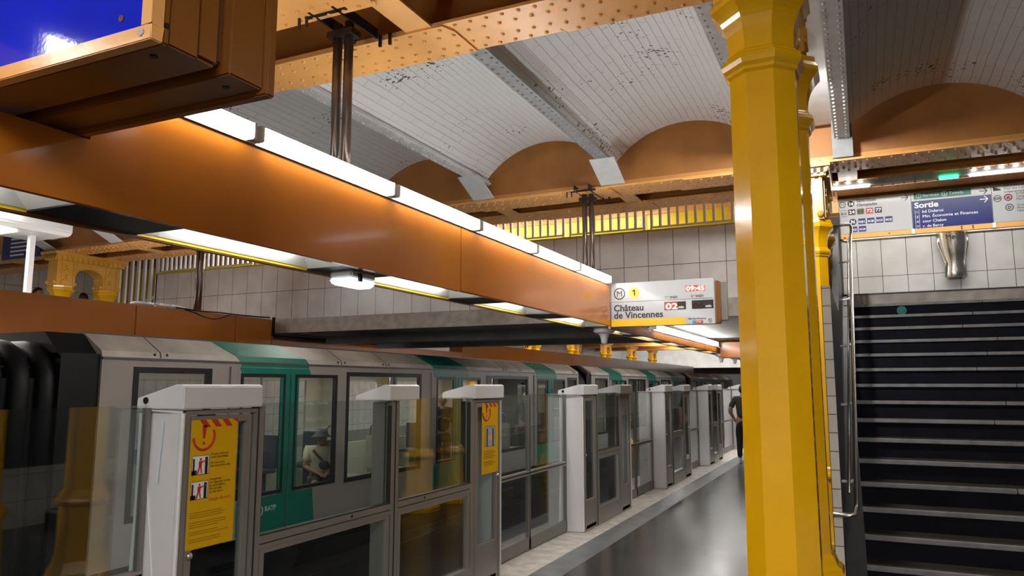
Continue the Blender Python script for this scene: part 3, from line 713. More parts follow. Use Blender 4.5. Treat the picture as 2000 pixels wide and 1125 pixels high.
def pillar(y0, y1, near, lab, depth=1):
    """screen-door end pillar; near=True shows its white flank towards the camera"""
    t = thing('screen_door_pillar', lab, 'pillar', (-3.02, (y0+y1)/2, 0), 'white-capped pillars of the platform screen doors')
    ys = (y0, y0+0.035) if near else (y1-0.035, y1)
    m = B(-3.185, -2.90, ys[0], ys[1], 0.003, 1.52); m.box(-3.185, -3.15, y0, y0+0.12, 0.003, 1.52) if near else m.box(-3.185, -3.15, y1-0.12, y1, 0.003, 1.52)
    m.build('flank', PSD_W, t, bevel=0.014)
    c = MB().prism([(-3.20, 1.525), (-2.885, 1.525), (-2.885, 1.632), (-2.905, 1.642), (-2.94, 1.642), (-3.19, 1.578), (-3.20, 1.57)], 'y', y0-0.006, y1+0.006)
    c.build('cap', PSD_W, t, bevel=0.004)
    if near:
        l = MB().lathe([(0.016, 0), (0.016, -0.006), (0.010, -0.006), (0.010, -0.003)], (-3.135, y0-0.006, 1.565), 16, 'y'); l.build('lock', DARK_S, t)
        if depth: MB().prism([(-3.045, 1.18), (-3.03, 1.175), (-3.012, 1.47), (-3.027, 1.475)], 'y', y0-0.002, y0).build('indicator_strip', mat('pale_strip', (0.60, 0.68, 0.75), 0.3), t)
    a = y0+(0.035 if near else 0.0); b = y1-(0.0 if near else 0.035)
    f = MB(); frame_yz(f, -2.945, -2.905, a, b, 0.003, 1.518, 0.022); d = f.build('jamb', PSD_G, t)
    f = MB(); frame_yz(f, -2.94, -2.902, a+0.028, b-0.05, 0.03, 1.49, 0.035); f.box(-2.94, -2.902, a+0.06, b-0.08, 0.03, 0.34)
    d = f.build('glazed_door', PSD_G, t)
    B(-2.925, -2.915, a+0.06, b-0.08, 0.33, 1.46).build('pane', GLASS, d)
    MB().lathe([(0.014, 0), (0.017, 0.006), (0.012, 0.016), (0.0, 0.018)], (-2.902, a+0.05 if near else b-0.065, 0.845 if near else 0.87), 14, 'x').build('knob', CHROME, d, smooth=True)
    m = MB()      # equipment rails visible through the lower glass
    for yy in (0.35, 0.55, 0.7): m.box(-3.12, -3.08, a+(b-a)*yy, a+(b-a)*yy+0.015, 0.01, 1.5)
    m.build('inner_rail', DARK_S, t)
    return t
def fixed_panel(y0, y1, lab, mull=None):
    t = thing('fixed_glass_screen', lab, 'glass screen', (-2.92, (y0+y1)/2, 0), 'fixed glazed screens between the doors')
    mids = [y0]+([mull] if mull else [])+[y1]
    for a, b in zip(mids, mids[1:]):
        f = MB(); s_ = 0.045
        f.box(-2.95, -2.905, a+0.003, a+s_, 0.003, 1.53); f.box(-2.95, -2.905, b-s_, b-0.003, 0.003, 1.53)
        f.box(-2.95, -2.902, a+s_, b-s_, 0.815, 0.855); f.box(-2.95, -2.905, a+s_, b-s_, 0.785, 0.809); f.box(-2.95, -2.905, a+s_, b-s_, 0.003, 0.20); f.box(-2.945, -2.907, a+s_, b-s_, 0.76, 0.785)
        f.box(-2.945, -2.907, a+s_, a+s_+0.04, 0.2, 0.76); f.box(-2.945, -2.907, b-s_-0.04, b-s_, 0.2, 0.76)
        fo = f.build('frame', PSD_G, t)
        g = MB(); g.box(-2.952, -2.90, a-0.003, a+0.003, 0.003, 1.53); g.box(-2.94, -2.90, a+s_, b-s_, 0.855, 0.861); g.box(-2.94, -2.904, a+s_, b-s_, 0.809, 0.815); g.box(-2.94, -2.906, a+s_, a+s_+0.004, 0.2, 1.5); g.box(-2.94, -2.906, b-s_-0.004, b-s_, 0.2, 1.5)
        g.build('gasket', PSD_D, fo)
        B(-2.922, -2.912, a+0.01, b-0.01, 0.86, 1.542).build('upper_pane', GLASS, t)
        B(-2.932, -2.922, a+s_+0.03, b-s_-0.03, 0.19, 0.77).build('lower_pane', GLASS, t)
        MB().lathe([(0.008, 0), (0.008, 0.003)], (-2.902, (a+b)/2-0.25*(b-a)*0+0.18*(1 if mull and b == mull else -1), 0.835), 10, 'x').build('bolt', DARK_S, t)
    if mull:
        B(-3.06, -2.96, mull-0.05, mull+0.05, 0.003, 1.52).build('post', PSD_G, t)
        MB().prism([(-3.17, 1.535), (-2.885, 1.535), (-2.885, 1.632), (-2.905, 1.64), (-2.93, 1.64), (-3.17, 1.565)], 'y', mull-0.10, mull+0.27).build('cap', PSD_W, t, bevel=0.004)
    return t
def leaf(y0, y1, lab):
    t = thing('sliding_glass_door', lab, 'door', (NEARX, (y0+y1)/2, 0), 'sliding leaves of the platform screen doors')
    X0, X1 = NEARX-0.02, NEARX+0.02
    f = MB(); f.box(X0, X1, y0, y0+0.018, 0.012, 1.53); f.box(X0, X1, y1-0.018, y1, 0.012, 1.53); f.box(X0, X1, y0, y1, 0.012, 0.13)
    f.build('frame', KICK, t)
    m = B(X0, X1+0.004, y0, y1, 0.735, 0.75); m.box(X0, X1+0.004, y0, y1, 0.765, 0.78); fr = m.build('mid_rail', PSD_G, t)
    B(X0+0.01, X1, y0, y1, 0.75, 0.765).build('rail_groove', PSD_D, fr)
    B(NEARX-0.005, NEARX+0.005, y0+0.004, y1-0.004, 0.78, 1.542).build('upper_pane', GLASS, t)
    B(NEARX-0.005, NEARX+0.005, y0+0.018, y1-0.018, 0.13, 0.735).build('lower_pane', GLASS, t)
    B(X0, X1, y0-0.004, y0+0.004, 0.012, 1.53).build('edge_seal', PSD_D, t)
    return t
pill = [(-0.1, 0.45, 0), (2.55, 3.05, 1), (5.47, 6.0, 0), (8.10, 8.60, 1), (9.54, 10.04, 0), (11.98, 12.50, 1), (13.40, 13.95, 0), (15.70, 16.20, 1), (16.80, 17.30, 0), (20.15, 20.70, 1), (21.6, 22.1, 0), (24.3, 24.8, 1), (26.0, 26.5, 0), (28.6, 29.1, 1)]
pw = ['beside the camera, out of view', 'with the large yellow warning poster, nearest', 'with the smaller yellow poster, second from the camera', 'third along the platform, white flank down to the floor',
      'fourth along the platform', 'fifth along the platform', 'sixth along the platform', 'seventh along the platform', 'eighth along the platform', 'ninth, close to the walking man', 'tenth along the platform', 'eleventh along the platform', 'twelfth along the platform', 'last of the row']
for (a, b, nr), s_ in zip(pill, pw): pillar(a, b, bool(nr), 'white-capped screen door pillar, '+s_, 1 if a < 4 else 0)
poster(2.61, 2.90, 0.87, 1.472, 'yellow safety poster with two red-figure pictures on the nearest pillar', True)
poster(5.61, 5.915, 0.90, 1.485, 'yellow safety poster with one picture on the second pillar', False)
fixed_panel(3.05, 5.47, 'long fixed glass screen between the two poster pillars', 4.34)
fp = [(8.60, 9.54, 'fixed glass screen after the third pillar'), (12.50, 13.40, 'fixed glass screen between fifth and sixth pillars'), (16.20, 16.80, 'fixed glass screen between seventh and eighth pillars'), (20.70, 21.6, 'fixed glass screen after the ninth pillar'), (24.8, 26.0, 'fixed glass screen near the far end of the row')]
for a, b, s_ in fp: fixed_panel(a, b, s_)
ops = [(0.45, 1.5, 2.55, 'first door opening, left edge of the view'), (6.0, 7.06, 8.10, 'second opening, right of the smaller poster'), (10.04, 11.0, 11.98, 'third door opening'), (13.95, 14.85, 15.70, 'fourth door opening'), (17.30, 18.7, 20.15, 'fifth door opening'), (22.1, 23.2, 24.3, 'sixth door opening'), (26.5, 27.5, 28.6, 'seventh door opening')]
for a, m_, b, s_ in ops:
    leaf(a+0.002, m_-0.006, 'near glass sliding leaf of the '+s_); leaf(m_+0.006, b-0.002, 'far glass sliding leaf of the '+s_)

# ================================================================== TRAIN
TX, TF = -7.0, -9.45
ZB, ZT = -0.22, 1.90
def stripe(m, x, ya, yb, yc, holes, zt=1.895):
    """green livery area over both leaves around the door centre"""
    top = max(h[3] for h in holes); bot = min(h[2] for h in holes)
    m.prism([(ya, top+0.03), (yb, top+0.03), (yb-0.04, zt), (ya-0.04, zt)], 'x', x, x+0.004)
    for s0, s1 in ((yc-0.19, yc-0.012), (yc+0.012, yc+0.16)): m.box(x, x+0.004, s0, s1, bot-0.04, top+0.03)
    m.prism([(ya, ZB+0.02), (yc-0.012, ZB+0.02), (yc-0.012, bot-0.04), (ya, bot-0.04)], 'x', x, x+0.004)
    m.prism([(yc+0.012, ZB+0.02), (yb+0.15, ZB+0.02), (yb+0.10, bot-0.04), (yc+0.012, bot-0.04)], 'x', x, x+0.004)
def car(y0, y1, doors, wins, lab, logo=False, seams=()):
    t = thing('train_car', lab, 'train car', (TX-1.2, (y0+y1)/2, ZB), 'cars of the train standing on the far track')
    dh = [(a-0.01, b+0.01, ZB-1, 1.86) for a, b in doors]
    m = grid_holes(MB(), TX-0.05, TX, y0, y1, ZB, ZT, dh+[(a, b, 0.27, 1.77) for a, b in wins]); m.build('side_panel', TR_GREY, t)
    m = grid_holes(MB(), TF, TF+0.05, y0, y1, ZB, ZT, [(a+0.1, b-0.1, 0.5, 1.72) for a, b in wins]+[(a+0.2, b-0.2, 0.5, 1.72) for a, b in doors]); m.build('far_side_panel', CREAM, t)
    B(TX-0.04, TX+0.012, y0, y1, ZT, ZT+0.025).build('gutter', TR_DGREY, t)
    rf = MB().prism([(TX, ZT+0.025), (TX-0.02, 1.99), (TX-0.30, 2.17), (TX-0.36, 2.17), (TX-0.10, ZT+0.025)], 'y', y0, y1).build('roof_edge', TR_ROOF, t)
    for ya in seams:
        MB().prism([(TX+0.002, ZT+0.03), (TX-0.018, 1.992), (TX-0.30, 2.173), (TX-0.302, 2.16), (TX-0.03, 1.98), (TX-0.01, ZT+0.03)], 'y', ya, ya+0.012).build('seam', PSD_D, rf)
        for d in (-0.07, 0.09): MB().ball((TX-0.012, ya+d, 1.965), 0.016, 8, 5).build('screw', PSD_D, rf)
    B(TF+0.3, TX-0.34, y0, y1, 2.12, 2.19).build('roof', TR_DGREY, t)
    MB().prism([(TF, ZT), (TF, 1.99), (TF+0.36, 2.17), (TF+0.36, 2.10), (TF+0.05, ZT)], 'y', y0, y1).build('far_roof_edge', TR_ROOF, t)
    for k, (a, b) in enumerate(doors):
        yc = (a+b)/2
        hs = [(a+0.19, yc-0.13, 0.27, 1.75), (yc+0.11, b-0.10, 0.27, 1.75)]
        for (l0, l1), h in (((a, yc-0.012), hs[0]), ((yc+0.012, b), hs[1])):
            d = grid_holes(MB(), TX-0.03, TX+0.02, l0, l1, ZB, 1.86, [h]).build('door', TR_GREY, t)
            f = MB(); frame_yz(f, TX-0.032, TX+0.026, h[0]-0.03, h[1]+0.03, h[2]-0.03, h[3]+0.03, 0.045); f.build('window_frame', BLACKP, d)
            B(TX-0.006, TX, h[0], h[1], h[2], h[3]).build('pane', GLASS_T, d)
        B(TX-0.03, TX+0.012, yc-0.012, yc+0.012, ZB, 1.86).build('door_gap', BLACK, t)
        sv = MB(); stripe(sv, TX+0.021, yc-0.88, yc+0.40, yc, hs, 1.855)
        sv.prism([(yc-0.88, 1.86), (yc+0.38, 1.86), (yc+0.38, 1.897), (yc-0.88, 1.897)], 'x', TX+0.001, TX+0.004)
        sv.build('green_livery', GREEN, t)
        g = MB()
        g.add([(TX+0.004, yc-0.90, ZT+0.026), (TX+0.004, yc+0.38, ZT+0.026), (TX-0.016, yc+0.32, 1.994), (TX-0.016, yc-0.96, 1.994), (TX-0.299, yc+0.10, 2.176), (TX-0.299, yc-1.10, 2.176),
               (TX-0.02, yc-0.90, ZT+0.026), (TX-0.02, yc+0.38, ZT+0.026), (TX-0.04, yc+0.32, 1.98), (TX-0.04, yc-0.96, 1.98), (TX-0.31, yc+0.10, 2.15), (TX-0.31, yc-1.10, 2.15)],
              [(0,1,2,3), (3,2,4,5), (0,3,9,6), (3,5,11,9), (1,7,8,2), (2,8,10,4), (0,6,7,1), (5,4,10,11)])
        g.build('green_roof_band', GREEN, rf)
        MB().tube([(TX-0.5, yc, ZB+0.03), (TX-0.5, yc, 1.9)], 0.018, 8).build('grab_pole', CHROME, t)
        MB().tube([(TF+0.7, yc+0.3, ZB+0.03), (TF+0.7, yc+0.3, 1.9)], 0.018, 8).build('grab_pole', CHROME, t)
        if logo and k == 0:
            l = MB(); ring(l, (TX+0.027, yc-0.50, 0.06), 0.062, 0.009, 26, (0,1,0), (0,0,1))
            l.tube([(TX+0.027, yc-0.51, -0.10), (TX+0.027, yc-0.475, -0.03), (TX+0.027, yc-0.50, 0.04), (TX+0.027, yc-0.54, 0.085), (TX+0.027, yc-0.58, 0.06)], 0.008, 6)
            l.build('round_logo', WHT, t)
            lettering('RATP', 0.085, (TX+0.0255, yc-0.40, 0.045), WHT, t, 'lettering', (0, 1, 0), bold=0.003)
    for a, b in wins:
        f = MB(); frame_yz(f, TX-0.052, TX+0.008, a-0.06, b+0.06, 0.21, 1.83, 0.065); fo = f.build('window_frame', BLACKP, t)
        B(TX-0.02, TX-0.012, a, b, 0.27, 1.77).build('pane', GLASS_T, fo)
        for yy in (a+0.35, b-0.45):
            if b-a < 1.3 and yy != a+0.35: continue
            s_ = MB(); s_.box(TX-0.60, TX-0.12, yy-0.22, yy+0.22, 0.20, 0.26); s_.box(TX-0.60, TX-0.12, yy-0.26, yy-0.20, 0.26, 0.80); s_.box(TX-0.58, TX-0.5, yy-0.1, yy+0.1, ZB+0.02, 0.2)
            so = s_.build('seat', mat('seat_grey_cream', (0.45, 0.42, 0.34), 0.5), t, bevel=0.015)
            MB().tube([(TX-0.52, yy-0.23, 0.78), (TX-0.52, yy-0.22, 0.94), (TX-0.44, yy-0.22, 1.02), (TX-0.28, yy-0.22, 1.02), (TX-0.2, yy-0.22, 0.94), (TX-0.2, yy-0.23, 0.78)], 0.014, 8).build('grab_handle', CHROME, so)
            s_ = MB(); s_.box(TF+0.12, TF+0.6, yy-0.22, yy+0.22, 0.20, 0.26); s_.box(TF+0.12, TF+0.6, yy+0.20, yy+0.26, 0.26, 0.80); s_.box(TF+0.4, TF+0.5, yy-0.1, yy+0.1, ZB+0.02, 0.2)
            s_.build('seat', mat('seat_blue_grey', (0.05, 0.07, 0.10), 0.6), t, bevel=0.015)
    # cream door-side posts and partitions inside
    for a, b in doors:
        yc = (a+b)/2
        for yy in (a-0.02, b+0.02):
            B(TF+0.05, TF+0.35, yy-0.04, yy+0.04, ZB+0.02, 1.86).build('partition', CREAM, t)
            B(TF+0.35, TF+0.37, yy-0.045, yy+0.045, ZB+0.02, 1.86).build('partition_edge', NAVY, t)
    B(TF+0.06, TX-0.06, y0, y1, ZB, ZB+0.02).build('floor_panel', mat('car_floor', (0.06, 0.06, 0.065), 0.5), t)
    B(TF+0.06, TX-0.06, y0, y1, 1.90, 1.94).build('ceiling_panel', CREAM, t)
    m = MB(); yy = y0+0.4
    while yy < y1-1.4: m.box(-8.6, -8.42, yy, yy+1.25, 1.885, 1.90); m.box(-7.98, -7.80, yy, yy+1.25, 1.885, 1.90); yy += 1.5
    m.build('ceiling_light', LAMP_Y, t)
    for yy in (y0, y1-0.06): grid_holes_x = MB().box(TF+0.05, TF+0.75, yy, yy+0.06, ZB+0.02, 1.9).box(TX-0.75, TX-0.05, yy, yy+0.06, ZB+0.02, 1.9).box(TF+0.75, TX-0.75, yy, yy+0.06, 1.7, 1.9); grid_holes_x.build('end_wall', TR_DGREY, t)
    B(TF+0.25, TX-0.25, y0+0.3, y1-0.3, -0.55, ZB).build('underframe', BLACKP, t)
    for yy in (y0+2.0, y1-2.0):
        for d in (-0.9, 0.9):
            w_ = MB().lathe([(0.44, -0.09), (0.46, -0.05), (0.46, 0.05), (0.44, 0.09)], (TX-0.32, yy+d, -0.56), 24, 'x'); w_.lathe([(0.44, -0.09), (0.46, 0), (0.44, 0.09)], (TF+0.32, yy+d, -0.56), 24, 'x'); w_.build('wheel_pair', BLACK, t)
    return t
def bellows(y0, y1, lab):
    t = thing('gangway_bellows', lab, 'gangway', (TX-1.2, (y0+y1)/2, ZB), 'black gangways between train cars')
    def loop(y, r, ins, top, n=6):
        x1 = TX-ins; x0 = TF+ins; R = 0.35; pts = [(x1, ZB+0.0), (x1, top-R)]
        for i in range(1, n+1): pts.append((x1-R+R*cos(pi/2*i/n), top-R+R*sin(pi/2*i/n)))
        pts.append((x0+R, top))
        for i in range(1, n+1): pts.append((x0+R-R*sin(pi/2*i/n), top-R+R*cos(pi/2*i/n)))
        pts.append((x0, ZB)); return MB().tube([(p[0], y, p[1]) for p in pts], r, 10)
    L = y1-y0
    for s_, e_ in ((y0, y0+0.10), (y1-L*0.30, y1)):
        m = MB(); m.box(TX-0.20, TX-0.03, s_, e_, ZB, 1.95); m.box(TF+0.03, TF+0.20, s_, e_, ZB, 1.95)
        m.prism([(TX-0.03, 1.90), (TX-0.31, 2.165), (TF+0.31, 2.165), (TF+0.03, 1.90), (TF+0.5, 1.86), (TX-0.5, 1.86)], 'y', s_, e_); m.build('end_frame', BLACK, t)
    k = 4
    for i in range(k):
        y = y0+0.15+(L*0.70-0.2)*i/(k-1); loop(y, 0.095, 0.16, 1.98).build('fold', BLACK, t, smooth=True)
    m = MB(); m.box(TX-0.24, TX-0.18, y0, y1, ZB, 1.7); m.box(TF+0.18, TF+0.24, y0, y1, ZB, 1.7); m.box(TF+0.3, TX-0.3, y0, y1, 1.82, 1.9); m.box(TF+0.3, TX-0.3, y0, y1, ZB-0.04, ZB+0.02); m.build('liner', BLACK, t)
c1 = car(5.13, 19.25, [(6.84, 8.96), (11.56, 13.51), (16.17, 18.24)], [(5.56, 6.50), (9.19, 11.17), (13.80, 15.80), (18.45, 19.05)],
    'grey train car with jade green door bands, nearest, logo beside its first door', True, (5.83, 9.0, 10.15, 14.6, 15.4, 18.9))
c2 = car(20.31, 32.8, [(22.0, 23.8), (26.35, 28.2), (30.2, 31.9)], [(20.7, 21.75), (24.1, 26.1), (28.5, 29.9), (32.1, 32.6)], 'second visible train car, beyond the first black gangway')
c3 = car(34.1, 45.9, [(35.6, 37.4), (39.6, 41.4), (43.4, 45.0)], [(34.4, 35.4), (37.7, 39.3), (41.7, 43.1)], 'third train car, far in the distance past the second gangway')
car(-6.0, 3.75, [(-5.0, -3.2), (-0.4, 1.5)], [(-2.9, -0.7), (1.8, 3.4)], 'train car left of the view, before the nearest gangway')
bellows(3.75, 5.13, 'black ribbed rubber gangway at the left edge of the view')
bellows(19.25, 20.31, 'black gangway between first and second visible cars')
bellows(32.8, 34.1, 'black gangway between second and third visible cars')

# ================================================================== LIGHTING BEAM ABOVE THE PLATFORM EDGE
XB = -2.70
t = thing('lighting_beam', 'long glossy orange box beam above the platform screen doors', 'beam', (XB-0.2, 5.0, 2.33))
def face(x0, x1, y0, y1, z0, z1, nm='fascia'):
    return B(x0, x1, y0, y1, z0, z1).build(nm, ORANGE, t, bevel=0.008)
MB().prism([(-5.0, 2.335), (4.86, 2.335), (4.86, 2.84), (1.862, 2.84), (1.862, 2.595), (1.33, 2.595), (1.33, 2.84), (-5.0, 2.84)], 'x', XB-0.03, XB).build('fascia', ORANGE, t); face(XB-0.03, XB, 4.865, 8.56, 2.335, 2.84)
face(XB-0.03, XB, 8.56, 16.0, 2.30, 2.42); face(XB-0.03, XB, 16.0, 30.0, 2.30, 2.42)
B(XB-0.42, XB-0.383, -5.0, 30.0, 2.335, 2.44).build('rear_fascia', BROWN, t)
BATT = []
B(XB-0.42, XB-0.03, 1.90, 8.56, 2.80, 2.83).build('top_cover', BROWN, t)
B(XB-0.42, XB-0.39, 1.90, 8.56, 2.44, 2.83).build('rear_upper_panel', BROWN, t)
B(XB-0.42, XB-0.031, 8.53, 8.56, 2.42, 2.84).build('end_panel', ORANGE, t); B(XB-0.42, XB-0.031, 1.862, 1.89, 2.45, 2.84).build('end_panel', ORANGE, t)
trays = [(-4.6, -3.4), (-3.0, -1.75), (-1.3, -0.1), (0.45, 1.87), (2.39, 3.59), (4.05, 5.35), (5.79, 6.90), (7.41, 8.70), (9.15, 10.3), (10.8, 12.1), (12.6, 13.9), (14.4, 15.6), (16.1, 17.3), (17.9, 19.2), (19.8, 21.2), (22, 23.4), (24.2, 25.6)]
m = MB(); prev = -5.0
for a, b in trays: m.box(XB-0.384, XB-0.03, prev, a, 2.345, 2.372); prev = b
m.box(XB-0.384, XB-0.03, prev, 30.0, 2.345, 2.372); m.build('underside_panel', BLACKP, t)
n_ = 0
for a, b in trays:
    n_ += 1
    q = thing('recessed_light', 'recessed white trough light in the beam underside, %s' % (['','','','','at the left edge of the view','between the black panel and the bulkhead lamp','just past the bulkhead lamp','fourth in view','before the hanging sign','under the hanging sign','seventh in view','eighth in view','ninth in view','tenth in view','far one','farther one','farthest one'][n_-1] or 'behind the camera, %s' % ['farthest','second','third','nearest'][n_-1]), 'light', (XB-0.2, (a+b)/2, 2.36), 'recessed trough lights under the beam')
    B(XB-0.383, XB-0.378, a, b, 2.342, 2.356).build('yellow_lip', YELLOW_P, q)
    m = MB(); m.prism([(XB-0.378, 2.356), (XB-0.30, 2.47), (XB-0.12, 2.47), (XB-0.034, 2.352), (XB-0.038, 2.352), (XB-0.125, 2.464), (XB-0.295, 2.464), (XB-0.372, 2.356)], 'y', a, b)
    m.add([(XB-0.378, a, 2.352), (XB-0.036, a, 2.352), (XB-0.12, a+0.10, 2.466), (XB-0.30, a+0.10, 2.466)], [(0,1,2,3)])
    m.add([(XB-0.378, b, 2.352), (XB-0.036, b, 2.352), (XB-0.12, b-0.16, 2.466), (XB-0.30, b-0.16, 2.466)], [(0,1,2,3)])
    m.build('reflector', mat('reflector_white', (0.85, 0.85, 0.84), 0.35), q, fix=False)
    B(XB-0.33, XB-0.255, a+0.12, b-0.18, 2.415, 2.44).build('lamp', LAMP_S, q, bevel=0.01)
# tubes on top edge
def strip_light(a, b, z, lab):
    q = thing('fluorescent_batten', lab, 'light', (XB+0.02, (a+b)/2, z), 'double fluorescent battens along the beam')
    B(XB-0.05, XB+0.01, a+0.01, b-0.01, z+0.0, z+0.082).build('housing', WHITEP, q)
    for dz in (0.018, 0.064): MB().tube([(XB+0.035, a+0.05, z+dz), (XB+0.035, b-0.05, z+dz)], 0.017, 10).build('tube', LAMP, q, smooth=True)
    for yy in (a+0.012, b-0.04): B(XB+0.0, XB+0.050, yy, yy+0.026, z-0.002, z+0.082).build('end_clip', WHITEP, q, bevel=0.005)
    B(XB+0.0, XB+0.012, a, b, z-0.016, z-0.004).build('drip_rail', CHROME, q)
    return q
segs = [(1.87, 2.71), (2.71, 3.93), (3.93, 5.11), (5.11, 6.24), (6.24, 7.40), (7.40, 8.50)]
for k, (a, b) in enumerate(segs): strip_light(a, b, 2.845, 'bright twin tube fitting on top of the orange beam, %s' % ['first, behind the sign box', 'second', 'third', 'fourth', 'fifth', 'last before the sign'][k])
for k, (a, b) in enumerate([(-3.9, -2.6), (-2.6, -1.35), (-1.35, -0.1), (-0.1, 1.13)]): strip_light(a, b, 2.845, 'bright twin tube fitting behind the camera, %s' % ['farthest', 'third', 'second', 'nearest'][k])
for k, (a, b) in enumerate([(10.57, 11.9), (11.9, 13.2), (13.2, 14.5), (14.5, 15.75)]): strip_light(a, b, 2.43, 'bright twin tube fitting under the footbridge, %s past the sign' % ['first', 'second', 'third', 'fourth'][k])
for k, (a, b) in enumerate([(19.0, 21.5), (22.0, 25.0)]): strip_light(a, b, 2.43, 'distant twin tube fitting beyond the orange cross beam, %s' % ['nearer', 'farther'][k])
tag(B(-2.66, -0.6, 15.95, 16.35, 2.20, 2.52).build('cross_beam', ORANGE, bevel=0.01), 'short orange cross beam under the footbridge rear edge, left of the column', 'beam')
for k, (a, b) in enumerate([(1.9, 3.5), (4.0, 6.0), (6.4, 8.4), (17.5, 20.5), (21.0, 24.0), (24.5, 28.0)]):  # hidden tubes added to brighten the train roof and opposite beam
    q = thing('fluorescent_batten', 'added unseen tube fitting on the track side of the orange beam, %s' % ords[k], 'light', (XB-0.45, (a+b)/2, 2.78), 'added track side tube fittings of the beam')
    zq = 2.76 if a < 10 else 2.38
    B(XB-0.45, XB-0.42, a, b, zq-0.04, zq+0.04).build('housing', WHITEP, q); MB().tube([(XB-0.485, a+0.03, zq), (XB-0.485, b-0.03, zq)], 0.03, 8).build('tube', LAMP, q)
# emergency lamp
q = thing('bulkhead_lamp', 'small rectangular bulkhead lamp hanging under the orange beam', 'lamp', (XB-0.21, 3.82, 2.33))
B(XB-0.29, XB-0.12, 3.70, 3.95, 2.30, 2.345).build('base', WHITEP, q, bevel=0.01)
MB().prism([(XB-0.30, 2.30), (XB-0.11, 2.30), (XB-0.12, 2.275), (XB-0.16, 2.255), (XB-0.25, 2.255), (XB-0.29, 2.275)], 'y', 3.69, 3.96).build('diffuser', LAMP_C, q, bevel=0.015)
B(XB-0.118, XB-0.105, 3.76, 3.79, 2.28, 2.33).build('clip', DARK_S, q)
def horn(y, lab, mm, x=XB-0.2, z=2.35, s=1.0):
    q = thing('ceiling_speaker', lab, 'loudspeaker', (x, y, z), 'bell-shaped devices under the beam')
    MB().lathe([(0.135*s, 0), (0.135*s, -0.045*s), (0.12*s, -0.065*s), (0.085*s, -0.075*s)], (x, y, z), 24).build('canopy', mm, q, smooth=False)
    MB().lathe([(0.085*s, -0.07*s), (0.06*s, -0.095*s), (0.045*s, -0.14*s), (0.038*s, -0.19*s), (0.028*s, -0.205*s)], (x, y, z), 20).build('nozzle', mm, q, smooth=True)
horn(8.93, 'white bell-shaped device under the beam just below the platform sign', WHITEP)
horn(17.5, 'white bell-shaped device far along the beam', WHITEP)
horn(19.5, 'small white dome on the beam beside the distant black one', WHITEP, s=0.9)
horn(21.6, 'black dome camera hanging at the far end of the beam', BLACK, z=2.33, s=1.3)
horn(24.4, 'distant pale lamp housing right of the black dome', WHITEP, x=-2.4, z=2.3)
# hanger rods
def hanger(x, y, z0, z1, lab):
    q = thing('hanger_rod', lab, 'rod', (x, y, z0), 'twin steel rods holding up the orange beams')
    for d in (-0.045, 0.045): MB().tube([(x+d, y, z0), (x+d, y, z1)], 0.031, 12).build('rod', TUBE_S, q, smooth=True)
    c = B(x-0.10, x+0.10, y-0.05, y+0.05, z1-0.10, z1-0.06); c.box(x-0.16, x+0.16, y-0.2, y-0.17, z1-0.02, z1); c.build('clamp', DARK_S, q)
    c = MB(); c.box(x-0.10, x-0.085, y-0.24, y+0.24, z1-0.02, z1+0.05); c.box(x+0.085, x+0.10, y-0.24, y+0.24, z1-0.02, z1+0.05)
    for dx in (-0.2, -0.14): c.tube([(x+dx, y-0.2, z1-0.08), (x+dx, y-0.2, z1)], 0.01, 6)
    for dx in (0.12, 0.20): c.tube([(x+dx, y+0.24, z1-0.08), (x+dx, y+0.24, z1)], 0.013, 6)
    c.build('bracket', DARK_S, q)
    B(x-0.26, x-0.08, y-0.24, y-0.17, z1-0.012, z1-0.002).build('orange_cleat', ORANGE_G, q)
hanger(-2.97, 3.74, 2.83, 4.0, 'near twin brown steel rods dropping from the riveted girder to the beam')
hanger(-2.97, 8.58, 2.83, 4.0, 'twin steel rods in front of the tiled footbridge wall, near the sign')
hanger(-9.90, 8.90, 2.84, 4.0, 'twin steel rods above the opposite orange beam')
hanger(-9.90, 22.3, 2.84, 4.7, 'distant twin rods above the opposite beam, nearer pair beyond the footbridge')
hanger(-9.90, 27.5, 2.84, 4.7, 'distant twin rods above the opposite beam, farther pair beyond the footbridge')

# opposite beam
t = thing('opposite_beam', 'long orange box beam above the opposite platform, behind the train', 'beam', (-9.9, 10, 2.27))
for a, b in ((-5.0, 7.6), (7.6, 9.55), (9.55, 10.42)): B(-10.1, -9.70, a+0.003, b-0.003, 2.27, 2.82).build('casing', ORANGE, t, bevel=0.008)
for a, b in ((10.42, 13.2), (13.2, 17.6)): B(-10.1, -9.70, a+0.003, b-0.003, 2.20, 2.50).build('low_casing', ORANGE, t)
for a, b in ((17.6, 26), (26, 48)): B(-10.1, -9.70, a+0.003, b-0.003, 2.27, 2.78).build('casing', ORANGE, t, bevel=0.008)
B(-9.98, -9.76, 3.0, 5.7, 2.255, 2.27).build('light_strip', LAMP_S, t)
B(-9.98, -9.76, 12.0, 16.0, 2.185, 2.20).build('light_strip', LAMP_S, t)
for k, (a, b) in enumerate([(0.5, 3.4), (3.5, 6.4), (6.5, 9.4), (17.8, 21.8), (22, 26), (27, 31)]):  # unseen tubes added behind the beam to light the footbridge wall
    q = thing('fluorescent_batten', 'added unseen tube fitting behind the opposite beam, %s along' % ords[k], 'light', (-10.15, (a+b)/2, 2.72), 'added tube fittings on the opposite beam')
    B(-10.13, -10.10, a, b, 2.68, 2.76).build('housing', WHITEP, q); MB().tube([(-10.16, a+0.03, 2.72), (-10.16, b-0.03, 2.72)], 0.03, 8).build('tube', LAMP, q)
q = thing('black_conduit', 'black conduit stepping down the end of the opposite beam under the footbridge', 'conduit', (-9.68, 10.45, 2.5))
